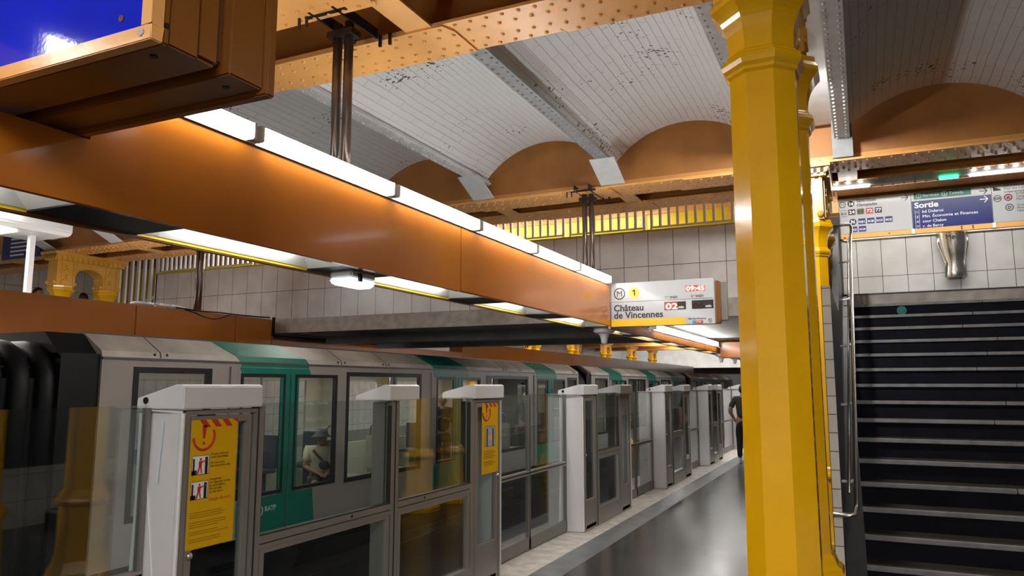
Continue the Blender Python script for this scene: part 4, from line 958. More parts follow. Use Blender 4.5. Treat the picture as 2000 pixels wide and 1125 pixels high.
m = B(-9.70, -9.66, 10.42, 10.46, 2.52, 2.86); m.box(-9.70, -9.66, 10.46, 13.2, 2.50, 2.545); m.box(-9.70, -9.66, 10.46, 13.0, 2.47, 2.485); m.build('pipe', BLACK, q)
def cable(pts, r, lab, mm=BLACK):
    tag(MB().tube(pts, r, 6).build('cable', mm, smooth=True), lab, 'cable')
cable([(-9.69, 8.45, 2.83), (-9.69, 8.65, 2.80), (-9.69, 8.85, 2.745), (-9.69, 9.05, 2.72), (-9.69, 9.25, 2.76), (-9.69, 9.45, 2.835)], 0.009, 'thin black cable sagging over the face of the opposite orange beam')
cable([(-9.70, 8.3, 2.84), (-9.71, 8.8, 2.83), (-9.70, 9.2, 2.84), (-9.71, 9.6, 2.835), (-9.70, 10.1, 2.84), (-9.69, 10.35, 2.85)], 0.013, 'thick black cable lying along the top of the opposite beam')
pts = []
for i in range(60):
    a = i*0.62; pts.append((-9.83+0.05*cos(a), 7.95+0.62*i/60+0.10*sin(a), 2.86+0.025*sin(a*0.5)))
cable(pts, 0.016, 'tangled coil of white cable on top of the opposite beam', WHITEP)
tag(MB().ball((-9.8, 7.75, 2.85), 0.17, 16, 8, (0.6, 1.0, 0.22)).build('white_dome', WHITEP, smooth=True), 'flat white dome beside the cable coil on the opposite beam', 'fixture')
# opposite platform: lamp on a post, boards, raised steps with two people
t = thing('post_lamp', 'white lamp housing on a slim white post over the opposite platform', 'lamp', (-11.5, 7.1, 0))
B(-11.54, -11.46, 7.06, 7.14, 0, 3.92).build('post', WHITEP, t)
MB().prism([(-11.95, 3.92), (-11.05, 3.92), (-11.0, 3.98), (-11.0, 4.16), (-12.0, 4.16), (-12.0, 3.98)], 'y', 3.0, 7.42).build('housing', WHITEP, t, bevel=0.02)
B(-11.75, -11.3, 3.2, 6.75, 3.90, 3.92).build('tube', LAMP_S, t)
t = thing('direction_board', 'navy blue direction board on the opposite side, cut by the white post', 'sign', (-13.8, 8.36, 4.0))
B(-14.35, -13.25, 8.34, 8.38, 3.93, 4.36).build('board', NAVY, t)
m = MB()
for i, (l, s_) in enumerate([(0.5, 0.035), (0.7, 0.028), (0.55, 0.028), (0.62, 0.028), (0.4, 0.028)]): m.box(-14.1, -14.1+l, 8.336, 8.34, 4.28-i*0.075, 4.28-i*0.075+s_)
m.build('text_lines', WHT, t)
t = thing('raised_steps', 'raised pale steps behind the opposite orange beam', 'staircase', (-14.5, 8, 0))
B(-16.9, -13.35, 6.5, 10.5, 0.0, 1.85).build('steps', TILE_S, t)

# ================================================================== PLATFORM SIGN (Château de Vincennes)
SX0, SXR, SYF, SZ0, SZ1 = -2.695, -1.475, 8.58, 2.325, 2.850
W = SXR-SX0; Hh = SZ1-SZ0
t = thing('platform_sign', 'hanging line 1 train indicator sign reading Château de Vincennes', 'sign', ((SX0+SXR)/2, SYF, SZ0))
B(SX0, SXR, SYF, SYF+0.10, SZ0, SZ1).build('front_panel', SIGNW, t, bevel=0.006)
B(SX0+0.02, SXR+0.04, SYF+0.10, SYF+0.22, SZ0+0.01, SZ1-0.02).build('casing', BROWN, t, bevel=0.01)
B(SX0+0.02, SXR+0.10, SYF+0.24, SYF+0.33, SZ0+0.05, SZ1-0.02).build('rear_panel', PSD_G, t, bevel=0.01)
def SP(u, v): return (SX0+u*W, SYF-0.0012, SZ1-v*Hh)
f = SYF-0.001
m = MB(); ring(m, SP(0.088, 0.245), 0.064, 0.0055, 30); a = SP(0.088, 0.245); m.build('metro_ring', INK, t)
lettering('M', 0.098, (a[0], f, a[2]-0.034), INK, t, 'metro_letter', align='CENTER')
a = SP(0.235, 0.235); MB().lathe([(0.066, 0), (0.066, -0.0008)], (a[0], SYF, a[2]), 32, 'y').build('line_disc', mat('line_yellow', (0.80, 0.50, 0.03), 0.4), t)
m = B(a[0]-0.002, a[0]+0.013, SYF-0.002, SYF-0.001, a[2]-0.035, a[2]+0.036); m.prism([(a[0]-0.002, a[2]+0.036), (a[0]-0.002, a[2]+0.016), (a[0]-0.020, a[2]+0.010), (a[0]-0.020, a[2]+0.022)], 'y', SYF-0.002, SYF-0.001); m.build('line_number', INK, t)
lettering('Château', 0.108, SP(0.028, 0.645), INK, t, bold=0.0022, width=0.295*W)
lettering('de Vincennes', 0.108, SP(0.028, 0.810), INK, t, bold=0.0022, width=0.485*W)
lettering('1', 0.040, SP(0.535, 0.405), INK, t, bold=0.0008); lettering('er', 0.020, SP(0.553, 0.375), INK, t, bold=0.0006); lettering('train', 0.048, SP(0.583, 0.405), INK, t, bold=0.0008)
lettering('2', 0.040, SP(0.785, 0.405), INK, t, bold=0.0008); lettering('e', 0.020, SP(0.808, 0.375), INK, t, bold=0.0006); lettering('train', 0.048, SP(0.828, 0.405), INK, t, bold=0.0008)
m = MB(); a = SP(0.0, 0.435); b = SP(0.985, 0.425); m.box(a[0], b[0], SYF-0.001, SYF, a[2]-0.004, a[2]); m.build('divider_line', INK, t)
a = SP(0.0, 0.83); b = SP(0.725, 1.0); B(a[0], b[0], SYF-0.001, SYF, b[2]+0.003, a[2]).build('yellow_band', mat('line_yellow', (0.8, 0.5, 0.03), 0.4), t)
for u0, u1, v0, v1 in ((0.53, 0.735, 0.485, 0.665), (0.79, 0.99, 0.475, 0.665)):
    a = SP(u0, v0); b = SP(u1, v1); B(a[0], b[0], SYF-0.001, SYF, b[2], a[2]).build('display_window', BLACKP, t)
    lettering('min', 0.044, SP(u1-0.073, v1-0.03), WHT, t, bold=0.0008)
a = SP(0.535, 0.495); b = SP(0.655, 0.655); B(a[0], b[0], SYF-0.0018, SYF-0.001, b[2], a[2]).build('display_glow', LED_R, t)
lettering('02', 0.095, (SP(0.54, 0)[0], SYF-0.0025, b[2]+0.006), LED_O, t, 'digits', bold=0.002, width=0.115*W)
lettering('06', 0.080, (SP(0.80, 0)[0], SYF-0.002, b[2]+0.008), LED_D, t, 'dim_digits', width=0.10*W)
a = SP(0.735, 0.145); b = SP(0.915, 0.27); B(a[0], b[0], SYF-0.0012, SYF, b[2], a[2]).build('clock_glow', LED_R, t)
lettering('09:45', 0.072, (SP(0.74, 0)[0], SYF-0.002, b[2]+0.008), LED_O, t, 'clock_digits', bold=0.002, width=0.17*W)
lettering('île-de-France', 0.026, SP(0.755, 0.89), INK, t, bold=0.0005, width=0.165*W)
a = SP(0.79, 0.915); b = SP(0.888, 0.985); B(a[0], a[0]+0.035, SYF-0.001, SYF, b[2], a[2]).build('logo_blue', mat('logo_blue', (0.05, 0.25, 0.5), 0.5), t)
B(a[0]+0.035, b[0], SYF-0.001, SYF, b[2], a[2]).build('logo_red', RED, t); lettering('STIF', 0.034, (a[0]+0.04, SYF-0.0015, b[2]+0.007), WHT, t, 'logo_letters')
m = MB(); ring(m, SP(0.955, 0.925), 0.018, 0.003, 16); a = SP(0.955, 0.925); m.tube([(a[0]-0.016, SYF-0.001, a[2]+0.016), (a[0], SYF-0.001, a[2]), (a[0]+0.008, SYF-0.001, a[2]-0.018)], 0.0025, 5); m.build('round_logo', INK, t)

# blue sign box, top left
t = thing('blue_sign_box', 'big brown framed sign box with bright blue face, top left close overhead', 'sign', (-3.0, 1.6, 2.6))
xr = -1.75; zb = 2.60; xl = -4.3; zt = 3.5
def boxloop(y0, y1, ins, nm, mm=BROWN, solid=True, bev=0.006):
    return B(xl+ins, xr-ins, y0, y1, zb+ins, zt-ins).build(nm, mm, t, bevel=bev)
f = MB()      # front rim
f.box(xl, xr, 1.36, 1.40, zb, zb+0.045); f.box(xl, xr, 1.36, 1.40, zt-0.045, zt); f.box(xl, xl+0.045, 1.36, 1.40, zb+0.045, zt-0.045); f.box(xr-0.045, xr, 1.36, 1.40, zb+0.045, zt-0.045)
f.build('front_rim', ORANGE_G, t, bevel=0.003)
B(xl+0.045, xr-0.045, 1.366, 1.39, zb+0.045, zt-0.045).build('blue_face', BLUE, t)
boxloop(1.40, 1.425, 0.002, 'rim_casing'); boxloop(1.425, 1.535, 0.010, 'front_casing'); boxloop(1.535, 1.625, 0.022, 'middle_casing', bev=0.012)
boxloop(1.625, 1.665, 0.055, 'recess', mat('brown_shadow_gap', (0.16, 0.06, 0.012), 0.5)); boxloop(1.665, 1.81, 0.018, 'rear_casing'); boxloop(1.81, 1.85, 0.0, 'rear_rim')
MB().lathe([(0.011, 0), (0.011, -0.003)], (-1.79, 1.36, 2.625), 14, 'y').build('bolt', mat('grey_bolt', (0.35, 0.36, 0.38), 0.5), t)
MB().lathe([(0.006, 0), (0.011, -0.002)], (-1.885, 1.366, 2.69), 9, 'y').build('rust_spot', mat('rust', (0.12, 0.03, 0.02), 0.8), t)
m = MB()
for x, y, z in ((-1.86, 1.46, zb+0.010), (-1.86, 1.74, zb+0.018)): m.lathe([(0.012, 0), (0.012, -0.004)], (x, y, z), 10)
m.lathe([(0.008, 0), (0.008, 0.004)], (xr-0.002, 1.41, 2.66), 10, 'x')
m.build('screw', DARK_S, t)
B(-2.9, -2.82, 1.55, 1.65, zt, 4.4).build('hanger', DARK_S, t)

# ================================================================== SIGNS ABOVE THE LANDING
LY = 12.36
def board(x0, x1, z0, z1, lab, nm='direction_sign', mm=SIGNW):
    t = thing(nm, lab, 'sign', ((x0+x1)/2, LY, z0), 'white direction boards over the stairs'); B(x0, x1, LY, LY+0.03, z0, z1).build('board', mm, t); return t
def badge(t, x0, z0, w_, h_, txt, bg, fg, fs, name='badge'):
    b = B(x0, x0+w_, LY-0.002, LY, z0, z0+h_).build(name, bg, t)
    lettering(txt, fs, (x0+w_/2, LY-0.003, z0+h_*0.24), fg, b, 'lettering', align='CENTER', bold=0.001, width=w_*0.78); return b
def arrow(t, x, z, s, mm):
    m = MB(); th = s*0.10
    m.box(x-s, x-0.01, LY-0.002, LY, z-th/2, z+th/2)
    for d in (1, -1): m.prism([(x, z), (x-s*0.42, z+d*s*0.45), (x-s*0.42-th*1.2, z+d*s*0.45), (x-th*1.4, z)], 'y', LY-0.002, LY)
    m.build('arrow', mm, t)
t = board(-0.22, 0.795, 3.935, 4.485, 'white board above the stairs listing metro line 14 and bus numbers')
m = MB(); ring(m, (-0.14, LY-0.002, 4.395), 0.042, 0.005, 24); m.build('metro_ring', INK, t); lettering('M', 0.062, (-0.14, LY-0.002, 4.373), INK, t, align='CENTER')
MB().lathe([(0.048, 0), (0.048, -0.001)], (-0.02, LY, 4.40), 24, 'y').build('line_disc', INK, t); lettering('14', 0.066, (-0.02, LY-0.003, 4.377), WHT, t, align='CENTER', bold=0.003)
lettering('Saint-Ouen', 0.062, (0.06, LY-0.001, 4.415), INK, t, bold=0.001, width=0.27); lettering('Olympiades', 0.062, (0.06, LY-0.001, 4.35), INK, t, bold=0.001, width=0.28)
arrow(t, 0.765, 4.42, 0.10, INK)
lettering('BUS', 0.052, (-0.165, LY-0.001, 4.235), INK, t, bold=0.001, width=0.075); m = B(-0.17, -0.08, LY-0.001, LY, 4.30, 4.305); m.box(-0.17, -0.08, LY-0.001, LY, 4.205, 4.21); m.build('rule', INK, t)
for i, (s_, bg, fg) in enumerate([('24', mat('b24', (0.05, 0.008, 0.015), 0.5), WHT), ('63', mat('b63', (0.10, 0.11, 0.01), 0.5), INK), ('72', mat('b72', (0.42, 0.02, 0.02), 0.5), WHT), ('77', mat('b77', (0.015, 0.02, 0.035), 0.5), WHT)]):
    badge(t, -0.062+0.122*i, 4.225, 0.098, 0.088, s_, bg, fg, 0.07)
MB().lathe([(0.050, 0), (0.050, -0.001)], (-0.005, LY, 4.115), 24, 'y').build('night_disc', mat('b77', (0.015, 0.02, 0.035), 0.5), t); lettering('N', 0.070, (-0.005, LY-0.003, 4.092), WHT, t, align='CENTER', bold=0.002)
for i, s_ in enumerate(['N31', 'N130', 'N131', 'N132']): badge(t, 0.07+0.122*i, 4.07, 0.10, 0.088, s_, NAVY, WHT, 0.05)
for i, s_ in enumerate(['N133', 'N134']): badge(t, -0.05+0.122*i, 3.955, 0.10, 0.085, s_, NAVY, WHT, 0.05)
t = board(0.80, 1.815, 3.935, 4.485, 'blue Sortie exit sign above the stairs, listing streets with arrow')
B(0.835, 1.57, LY-0.001, LY, 4.375, 4.475).build('services_band', SIGNG, t)
for x, s_ in ((0.90, 'i'), (1.235, 't')):
    m = MB(); ring(m, (x, LY-0.002, 4.425), 0.034, 0.004, 20); m.build('symbol_ring', WHT, t); lettering(s_, 0.05, (x, LY-0.003, 4.408), WHT, t, align='CENTER', bold=0.001)
lettering('Services', 0.055, (0.955, LY-0.002, 4.408), WHT, t, width=0.20); lettering('Tickets', 0.055, (1.29, LY-0.002, 4.408), WHT, t, width=0.18)
arrow(t, 1.775, 4.41, 0.105, INK)
n = B(0.803, 1.812, LY-0.001, LY, 3.937, 4.35).build('exit_panel', NAVY, t)
lettering('Sortie', 0.115, (0.835, LY-0.002, 4.245), WHT, n, bold=0.003, width=0.31)
for i, (a, s_, w_) in enumerate([('1', 'bd Diderot', 0.275), ('2', 'Min. Économie et Finances', 0.70), ('4', 'cour Chalon', 0.30), ('7', 'r. de Bercy', 0.26)]):
    z = 4.165-0.073*i; lettering(s_, 0.06, (0.93, LY-0.002, z), WHT, n, width=w_); lettering(a, 0.05, (0.865, LY-0.002, z), WHT, n, 'street_number', align='CENTER')
    m = MB(); m.box(0.838, 0.842, LY-0.002, LY-0.001, z-0.014, z+0.05); m.box(0.888, 0.892, LY-0.002, LY-0.001, z-0.014, z+0.05); m.build('number_box', WHT, n)
arrow(n, 1.775, 4.29, 0.105, WHT)
t = board(1.82, 2.95, 3.935, 4.485, 'white board at the right edge with RER A and D circles')
m = MB(); m.prism([(1.84, 4.455), (1.935, 4.41), (1.935, 4.395), (1.84, 4.395)], 'y', LY-0.002, LY); m.build('train_symbol', INK, t)
for i, s_ in enumerate(['SNCF Grandes lignes', 'Main line trains', 'Líneas principales']): lettering(s_, 0.045, (1.97, LY-0.001, 4.445-0.045*i), INK, t)
m = MB(); ring(m, (1.885, LY-0.002, 4.28), 0.045, 0.004, 24); ring(m, (2.015, LY-0.002, 4.285), 0.045, 0.005, 24); ring(m, (2.02, LY-0.002, 4.14), 0.045, 0.005, 24); m.build('rings', INK, t)
MB().lathe([(0.042, 0), (0.042, -0.001)], (2.015, LY, 4.285), 24, 'y').build('pink_disc', mat('pink', (0.55, 0.22, 0.2), 0.5), t)
lettering('RER', 0.045, (1.885, LY-0.002, 4.265), INK, t, align='CENTER', bold=0.001); lettering('A', 0.06, (2.015, LY-0.003, 4.262), INK, t, align='CENTER', bold=0.002); lettering('D', 0.06, (2.02, LY-0.003, 4.118), INK, t, align='CENTER', bold=0.002)
for i, s_ in enumerate(['St-Germain-en-Laye', 'Cergy', 'Marne-la-Vallée', '', 'Orry-la-Ville', 'Melun', 'Malesherbes']): 
    if s_: lettering(s_, 0.042, (2.11, LY-0.001, 4.32-0.042*i), INK, t)
q = thing('orange_sign_rail', 'orange strip with pale uprights below the direction boards', 'panel', (1.3, LY, 3.86))
B(-0.2, 3.0, LY+0.0, LY+0.04, 3.86, 3.932).build('strip', ORANGE_G, q)
m = MB()
for x in (0.80, 1.82): m.box(x-0.02, x+0.02, LY-0.012, LY+0.0, 3.86, 3.935)
m.build('upright', WHITEP, q)
m = MB()
for x in (1.42, 1.56):
    for z in (3.885, 3.915): m.rivet((x, LY-0.002, z), 0.012, (0,-1,0))
m.rivet((-0.13, LY, 3.88), 0.014, (0,-1,0)); m.rivet((0.48, LY, 3.90), 0.010, (0,-1,0)); m.build('rivets', BROWN, q)
t = thing('riveted_girder', 'brown-orange riveted girder right above the direction boards', 'girder', (1.3, 12.1, 4.52))
m = B(-0.2, 6.0, 11.95, 12.34, 4.53, 4.56); x = -0.1
while x < 4: m.rivet((x, 12.03, 4.53), 0.014, (0,0,-1)); m.rivet((x+0.05, 12.25, 4.53), 0.014, (0,0,-1)); x += 0.12
m.build('riveted_flange', ORANGE_W, t)
B(-0.2, 6.0, 12.13, 12.16, 4.56, 4.74).build('web_plate', ORANGE_W, t)
# strip light under the girder at right
q = thing('led_strip_light', 'white strip light with a green pilot lamp under the girder over the stairs', 'light', (0.8, 9.42, 3.96))
m = MB()
for a, b in ((-0.2, 0.345), (0.35, 0.66), (0.665, 3.2)): m.prism([(9.36, 3.995), (9.36, 4.0), (9.50, 4.0), (9.50, 3.965), (9.44, 3.95), (9.40, 3.955)], 'x', a, b)
m.build('housing', SIGNW, q)
for a, b in ((-0.2, 0.20), (1.19, 2.4)):
    B(a, b, 9.395, 9.44, 3.930, 3.952).build('lamp', emis('led_bar', (1, 0.98, 0.93), 5.5), q, bevel=0.008)
    m = MB(); x = a+0.02
    while x < b-0.05: m.box(x, x+0.04, 9.352, 9.36, 3.975, 3.985); x += 0.13
    m.build('slot', LAMP_S, q)
MB().prism([(9.375, 3.955), (9.44, 3.955), (9.43, 3.925), (9.385, 3.925)], 'x', 0.90, 1.09).build('green_lamp', LAMP_G, q, bevel=0.006)
q = thing('led_strip_light', 'added white strip light under the near girder above the foot of the stairs', 'light', (1.2, 4.52, 3.96))
B(0.1, 2.3, 4.46, 4.56, 3.965, 4.0).build('housing', SIGNW, q); B(0.15, 2.25, 4.48, 4.54, 3.945, 3.965).build('lamp', emis('added_led_bar', (1, 0.98, 0.93), 4.5), q)  # out-of-view strip added to brighten the tiled footbridge wall
# metal bag holder
q = thing('bag_holder', 'polished metal bag holder reading Merci on the landing tiles', 'bin', (1.29, 12.3, 3.2))
n = 14; vs = []; fs = []
prof = [(3.83, 0.185, 0), (3.66, 0.18, 0), (3.50, 0.15, 1), (3.38, 0.115, 1), (3.27, 0.12, 1), (3.20, 0.13, 1), (3.17, 0.11, 1)]
cxs = [1.29, 1.295, 1.30, 1.305, 1.30, 1.295, 1.29]
for j, (z, r, o_) in enumerate(prof):
    for i in range(n+1):
        a = pi*i/n; vs.append((cxs[j]-r*cos(a), 12.385-0.02-r*0.75*sin(a), z))
for j in range(len(prof)-1):
    for i in range(n): b = j*(n+1)+i; fs.append((b, b+1, b+n+2, b+n+1))
MB().add(vs, fs).build('shell', CHROME, q, smooth=True)
m = MB()
for s_ in (-1, 1): m.tube([(1.29+s_*0.185, 12.365, 3.84), (1.29+s_*0.185, 12.35, 3.68), (1.30+s_*0.12, 12.33, 3.40), (1.30+s_*0.125, 12.33, 3.18)], 0.014, 8)
m.build('side_rod', CHROME, q, smooth=True)
lettering('Merci', 0.10, (1.185, 12.195, 3.72), INK, q)
B(1.11, 1.47, 12.37, 12.40, 3.80, 3.845).build('back_plate', CHROME, q)

# ================================================================== PEOPLE
def skin(chains, name, m, parent, sub=2):
    """chains: list of node lists [((x,y,z), radius), ...]; first node of later chains joins the nearest earlier node"""
    vs = []; es = []; rad = []
    for ch in chains:
        prev = None
        for i, (p, r) in enumerate(ch):
            p = Vector(p); idx = None
            if i == 0 and vs:
                dist = [(q-p).length for q in vs]; k = min(range(len(vs)), key=lambda a: dist[a])
                if dist[k] < 1e-4: idx = k
                else:
                    idx = len(vs); vs.append(p); rad.append(r); es.append((k, idx))
            if idx is None: idx = len(vs); vs.append(p); rad.append(r)
            if prev is not None: es.append((prev, idx))
            prev = idx
    off = wbase(parent)
    me = bpy.data.meshes.new(name); me.from_pydata([v-off for v in vs], es, [])
    o = bpy.data.objects.new(name, me); COL.objects.link(o)
    md = o.modifiers.new('s', 'SKIN'); md.use_smooth_shade = True
    for i, sv in enumerate(me.skin_vertices[0].data): sv.radius = (rad[i] if isinstance(rad[i], tuple) else (rad[i], rad[i])); sv.use_root = (i == 0)
    m2 = o.modifiers.new('u', 'SUBSURF'); m2.levels = sub; m2.render_levels = sub
    dg = bpy.context.evaluated_depsgraph_get(); me2 = bpy.data.meshes.new_from_object(o.evaluated_get(dg))
    bpy.data.objects.remove(o); me2.materials.clear(); me2.materials.append(m)
    for p in me2.polygons: p.use_smooth = True
    o = bpy.data.objects.new(name, me2); COL.objects.link(o); o.parent = parent
    return o
def person(lab, base, fwd, J, skin_m, top_m, low_m, hair='short', hair_m=HAIR, shoes=INK, extra=None, sleeve=0.5, longs=True, grp=None):
    """J: joints in local frame (r=right of the person, f=forward, u=up) from base"""
    t = thing('person', lab, 'person', base)
    if grp: t['group'] = grp
    F_ = Vector((fwd[0], fwd[1], 0)).normalized(); R_ = Vector((F_.y, -F_.x, 0)); O = Vector(base)
    def P(a): return O+R_*a[0]+F_*a[1]+Vector((0,0,a[2]))
    def L(a, b, k): return P(a).lerp(P(b), k)
    pel, ch, nk, hd = J['pelvis'], J['chest'], J['neck'], J['head']
    ch_body = [[(P(pel), 0.12), (L(pel, ch, 0.5), 0.115), (P(ch), 0.13), (P(nk), 0.055), (L(nk, hd, 0.45), 0.06)]]
    for s_ in ('l', 'r'):
        sh, el, wr = J['sh_'+s_], J['el_'+s_], J['wr_'+s_]; hip, kn, an, toe = J['hip_'+s_], J['kn_'+s_], J['an_'+s_], J['toe_'+s_]
        ch_body.append([(P(ch), 0.13), (P(sh), 0.058), (L(sh, el, 0.5), 0.047), (P(el), 0.040), (L(el, wr, 0.4), 0.038), (P(wr), 0.026)])
        wd = (P(wr)-P(el)).normalized(); pal = P(wr)+wd*0.055
        sd = wd.cross(Vector((0,0,1)));  sd = sd.normalized() if sd.length > 0.2 else F_.cross(wd).normalized()
        ch_body.append([(P(wr), 0.026), (pal, (0.036, 0.018))])
        for k, ln in ((-1.5, 0.055), (-0.5, 0.068), (0.5, 0.064), (1.5, 0.05)):
            q0 = pal+sd*k*0.017+wd*0.01; q1 = q0+wd*ln*0.55+Vector((0,0,-0.006)); q2 = q1+wd*ln*0.35+Vector((0,0,-0.018))
            ch_body.append([(q0, 0.009), (q1, 0.0085), (q2, 0.007)])
        q0 = P(wr)+wd*0.02-sd*0.025; ch_body.append([(q0, 0.010), (q0-sd*0.022+wd*0.025, 0.0095), (q0-sd*0.026+wd*0.05, 0.008)])
        ch_body.append([(P(pel), 0.12), (P(hip), 0.085), (L(hip, kn, 0.5), 0.075), (P(kn), 0.055), (L(kn, an, 0.35), 0.052), (P(an), 0.036)])
        ch_body.append([(P(an), 0.036), (P(toe), 0.03)])
    body = skin(ch_body, 'body', skin_m, t)
    # head with face, merged into the body mesh
    H_ = P(hd); hf = Vector(J.get('look', (0, 1, 0))); hfw = (R_*hf[0]+F_*hf[1]+Vector((0,0,hf[2]))).normalized(); hr_ = hfw.cross(Vector((0,0,1))).normalized(); hu = hr_.cross(hfw)
    bm = bmesh.new(); bm.from_mesh(body.data); off = wbase(body)
    # note body's parent offset only
    off = wbase(t)
    bmh = bmesh.new(); bmesh.ops.create_uvsphere(bmh, u_segments=20, v_segments=14, radius=1.0)
    for v in bmh.verts:
        x, y, z = v.co
        nx = x*0.073; ny = y*0.092; nz = z*0.115
        if z < -0.1: nx *= 1-0.32*min(1, (-z-0.1)); ny *= 1-0.12*(-z)
        if y > 0.2: ny += 0.006*max(0, -z)
        if y > 0.75 and abs(x) < 0.25 and -0.35 < z < 0.1: ny += 0.020*(1-abs(x)/0.25)*(0.4+0.6*max(0, min(1, (0.1-z)/0.35)))
        if y > 0.6 and 0.02 < z < 0.28 and 0.2 < abs(x) < 0.6: ny -= 0.006
        v.co = (H_-off)+hr_*nx+hfw*ny+hu*nz
    tmp = bpy.data.meshes.new('h'); bmh.to_mesh(tmp); bmh.free(); bm.from_mesh(tmp)
    for s_ in (-1, 1):
        bmh = bmesh.new(); bmesh.ops.create_uvsphere(bmh, u_segments=8, v_segments=6, radius=1.0)
        for v in bmh.verts: v.co = (H_-off)+hr_*(s_*0.075+v.co.x*0.010)+hfw*(-0.005+v.co.y*0.018)+hu*(-0.005+v.co.z*0.030)
        tmp = bpy.data.meshes.new('h'); bmh.to_mesh(tmp); bmh.free(); bm.from_mesh(tmp)
    for f_ in bm.faces: f_.smooth = True
    bm.to_mesh(body.data); bm.free()
    e = MB()
    for s_ in (-1, 1):
        c = H_+hr_*s_*0.030+hfw*0.083+hu*0.012; e.ball(c, 0.0085, 8, 6)
    e.build('eyes', INK, t)
    if J.get('face', True):
        c = H_+hfw*0.090-hu*0.052; MB().quadbar(c-hr_*0.022, c+hr_*0.022, 0.008, 0.008).build('mouth', RED if False else mat('lips', (0.30, 0.10, 0.08), 0.5), t)
    if hair != 'none':
        h = MB(); n0 = len(h.v); h.ball((0, 0, 0), 1.0, 18, 12); vs2 = []
        for v in h.v:
            x, y, z = v
            if hair == 'short':
                zz = max(z, -0.45 if y < 0.25 else 0.45 - 0.0); 
            elif hair == 'cap': zz = max(z, -0.15)
            else: zz = max(z, -0.6 if y < 0.2 else 0.5)
            vs2.append(H_+hr_*x*0.080+hfw*(y*0.098-0.006)+hu*(zz*0.122+0.002))
        h.v = [tuple(a) for a in vs2]; h.build('hair' if hair != 'cap' else 'beanie', hair_m, t, smooth=True)
    # clothing
    tc = [[(P(pel)+Vector((0,0,-0.02)), 0.150), (L(pel, ch, 0.5), 0.140), (P(ch), 0.155), (L(ch, nk, 0.75), 0.085)]]
    for s_ in ('l', 'r'):
        sh, el, wr = J['sh_'+s_], J['el_'+s_], J['wr_'+s_]
        a = [(P(ch), 0.155), (P(sh), 0.078), (L(sh, el, 0.5), 0.068)]
        if sleeve > 0.6: a += [(P(el), 0.055), (L(el, wr, 0.9), 0.042)]
        else: a += [(L(sh, el, 0.72), 0.066)]
        tc.append(a)
    skin(tc, 'top', top_m, t)
    lc = [[(P(pel)+Vector((0,0,0.02)), 0.140), (P(pel)+Vector((0,0,-0.05)), 0.13)]]
    for s_ in ('l', 'r'):
        hip, kn, an, toe = J['hip_'+s_], J['kn_'+s_], J['an_'+s_], J['toe_'+s_]
        lc.append([(P(pel)+Vector((0,0,-0.05)), 0.13), (P(hip), 0.105), (L(hip, kn, 0.5), 0.092), (P(kn), 0.072)]+([(L(kn, an, 0.5), 0.062), (L(kn, an, 0.95), 0.052)] if longs else []))
    skin(lc, 'trousers', low_m, t)
    for s_ in ('l', 'r'):
        a, b = P(J['an_'+s_]), P(J['toe_'+s_]); d = (b-a); d.z = 0; d.normalize(); a2 = Vector((a.x, a.y, b.z))
        skin([[(a2-d*0.05+Vector((0,0,0.03)), (0.042, 0.045)), (a2+d*0.06+Vector((0,0,0.02)), (0.045, 0.04)), (b+d*0.05, (0.04, 0.026))]], 'shoe', shoes, t, 1)
    if extra: extra(t, P, L)
    return t
STAND = dict(pelvis=(0,0,0.90), chest=(0,0.01,1.22), neck=(0,0,1.40), head=(0,0.02,1.53), sh_l=(-0.17,0,1.33), sh_r=(0.17,0,1.33), el_l=(-0.23,-0.05,1.06), el_r=(0.23,-0.04,1.06), wr_l=(-0.22,0.05,0.83), wr_r=(0.23,0.06,0.83),
    hip_l=(-0.09,0,0.84), hip_r=(0.09,0,0.84), kn_l=(-0.10,0.02,0.46), kn_r=(0.10,0.02,0.46), an_l=(-0.10,-0.02,0.08), an_r=(0.10,-0.02,0.08), toe_l=(-0.11,0.10,0.03), toe_r=(0.11,0.10,0.03))
SIT = dict(pelvis=(0,0,0.50), chest=(0,0.03,0.80), neck=(0,0.04,0.98), head=(0,0.07,1.10), sh_l=(-0.17,0.02,0.92), sh_r=(0.17,0.02,0.92), el_l=(-0.23,0.06,0.68), el_r=(0.23,0.06,0.68), wr_l=(-0.08,0.26,0.60), wr_r=(0.07,0.28,0.60),
    hip_l=(-0.09,0.03,0.47), hip_r=(0.09,0.03,0.47), kn_l=(-0.13,0.42,0.48), kn_r=(0.13,0.42,0.48), an_l=(-0.13,0.40,0.08), an_r=(0.13,0.40,0.08), toe_l=(-0.13,0.52,0.03), toe_r=(0.13,0.52,0.03))
OLIVE = mat('dark_olive_cloth', (0.028, 0.032, 0.026), 0.8); DARKB = mat('dark_navy_cloth', (0.010, 0.011, 0.016), 0.8)
# man walking away on the platform
W_ = dict(STAND); W_.update(el_l=(-0.27,-0.10,1.08), wr_l=(-0.20,0.06,0.90), kn_l=(-0.10,0.02,0.46), an_l=(-0.10,-0.02,0.08), kn_r=(0.09,0.14,0.48), an_r=(0.09,0.10,0.10), toe_r=(0.10,0.22,0.05))
def bag(t, P, L): MB().box(*[c for c in (0,0,0,0,0,0)])
person('man in dark T-shirt and trousers walking away along the platform, half behind the column', (-2.36, 16.75, 0.0), (0.1, 1), W_, SKIN, OLIVE, DARKB, grp=None, shoes=WHT)
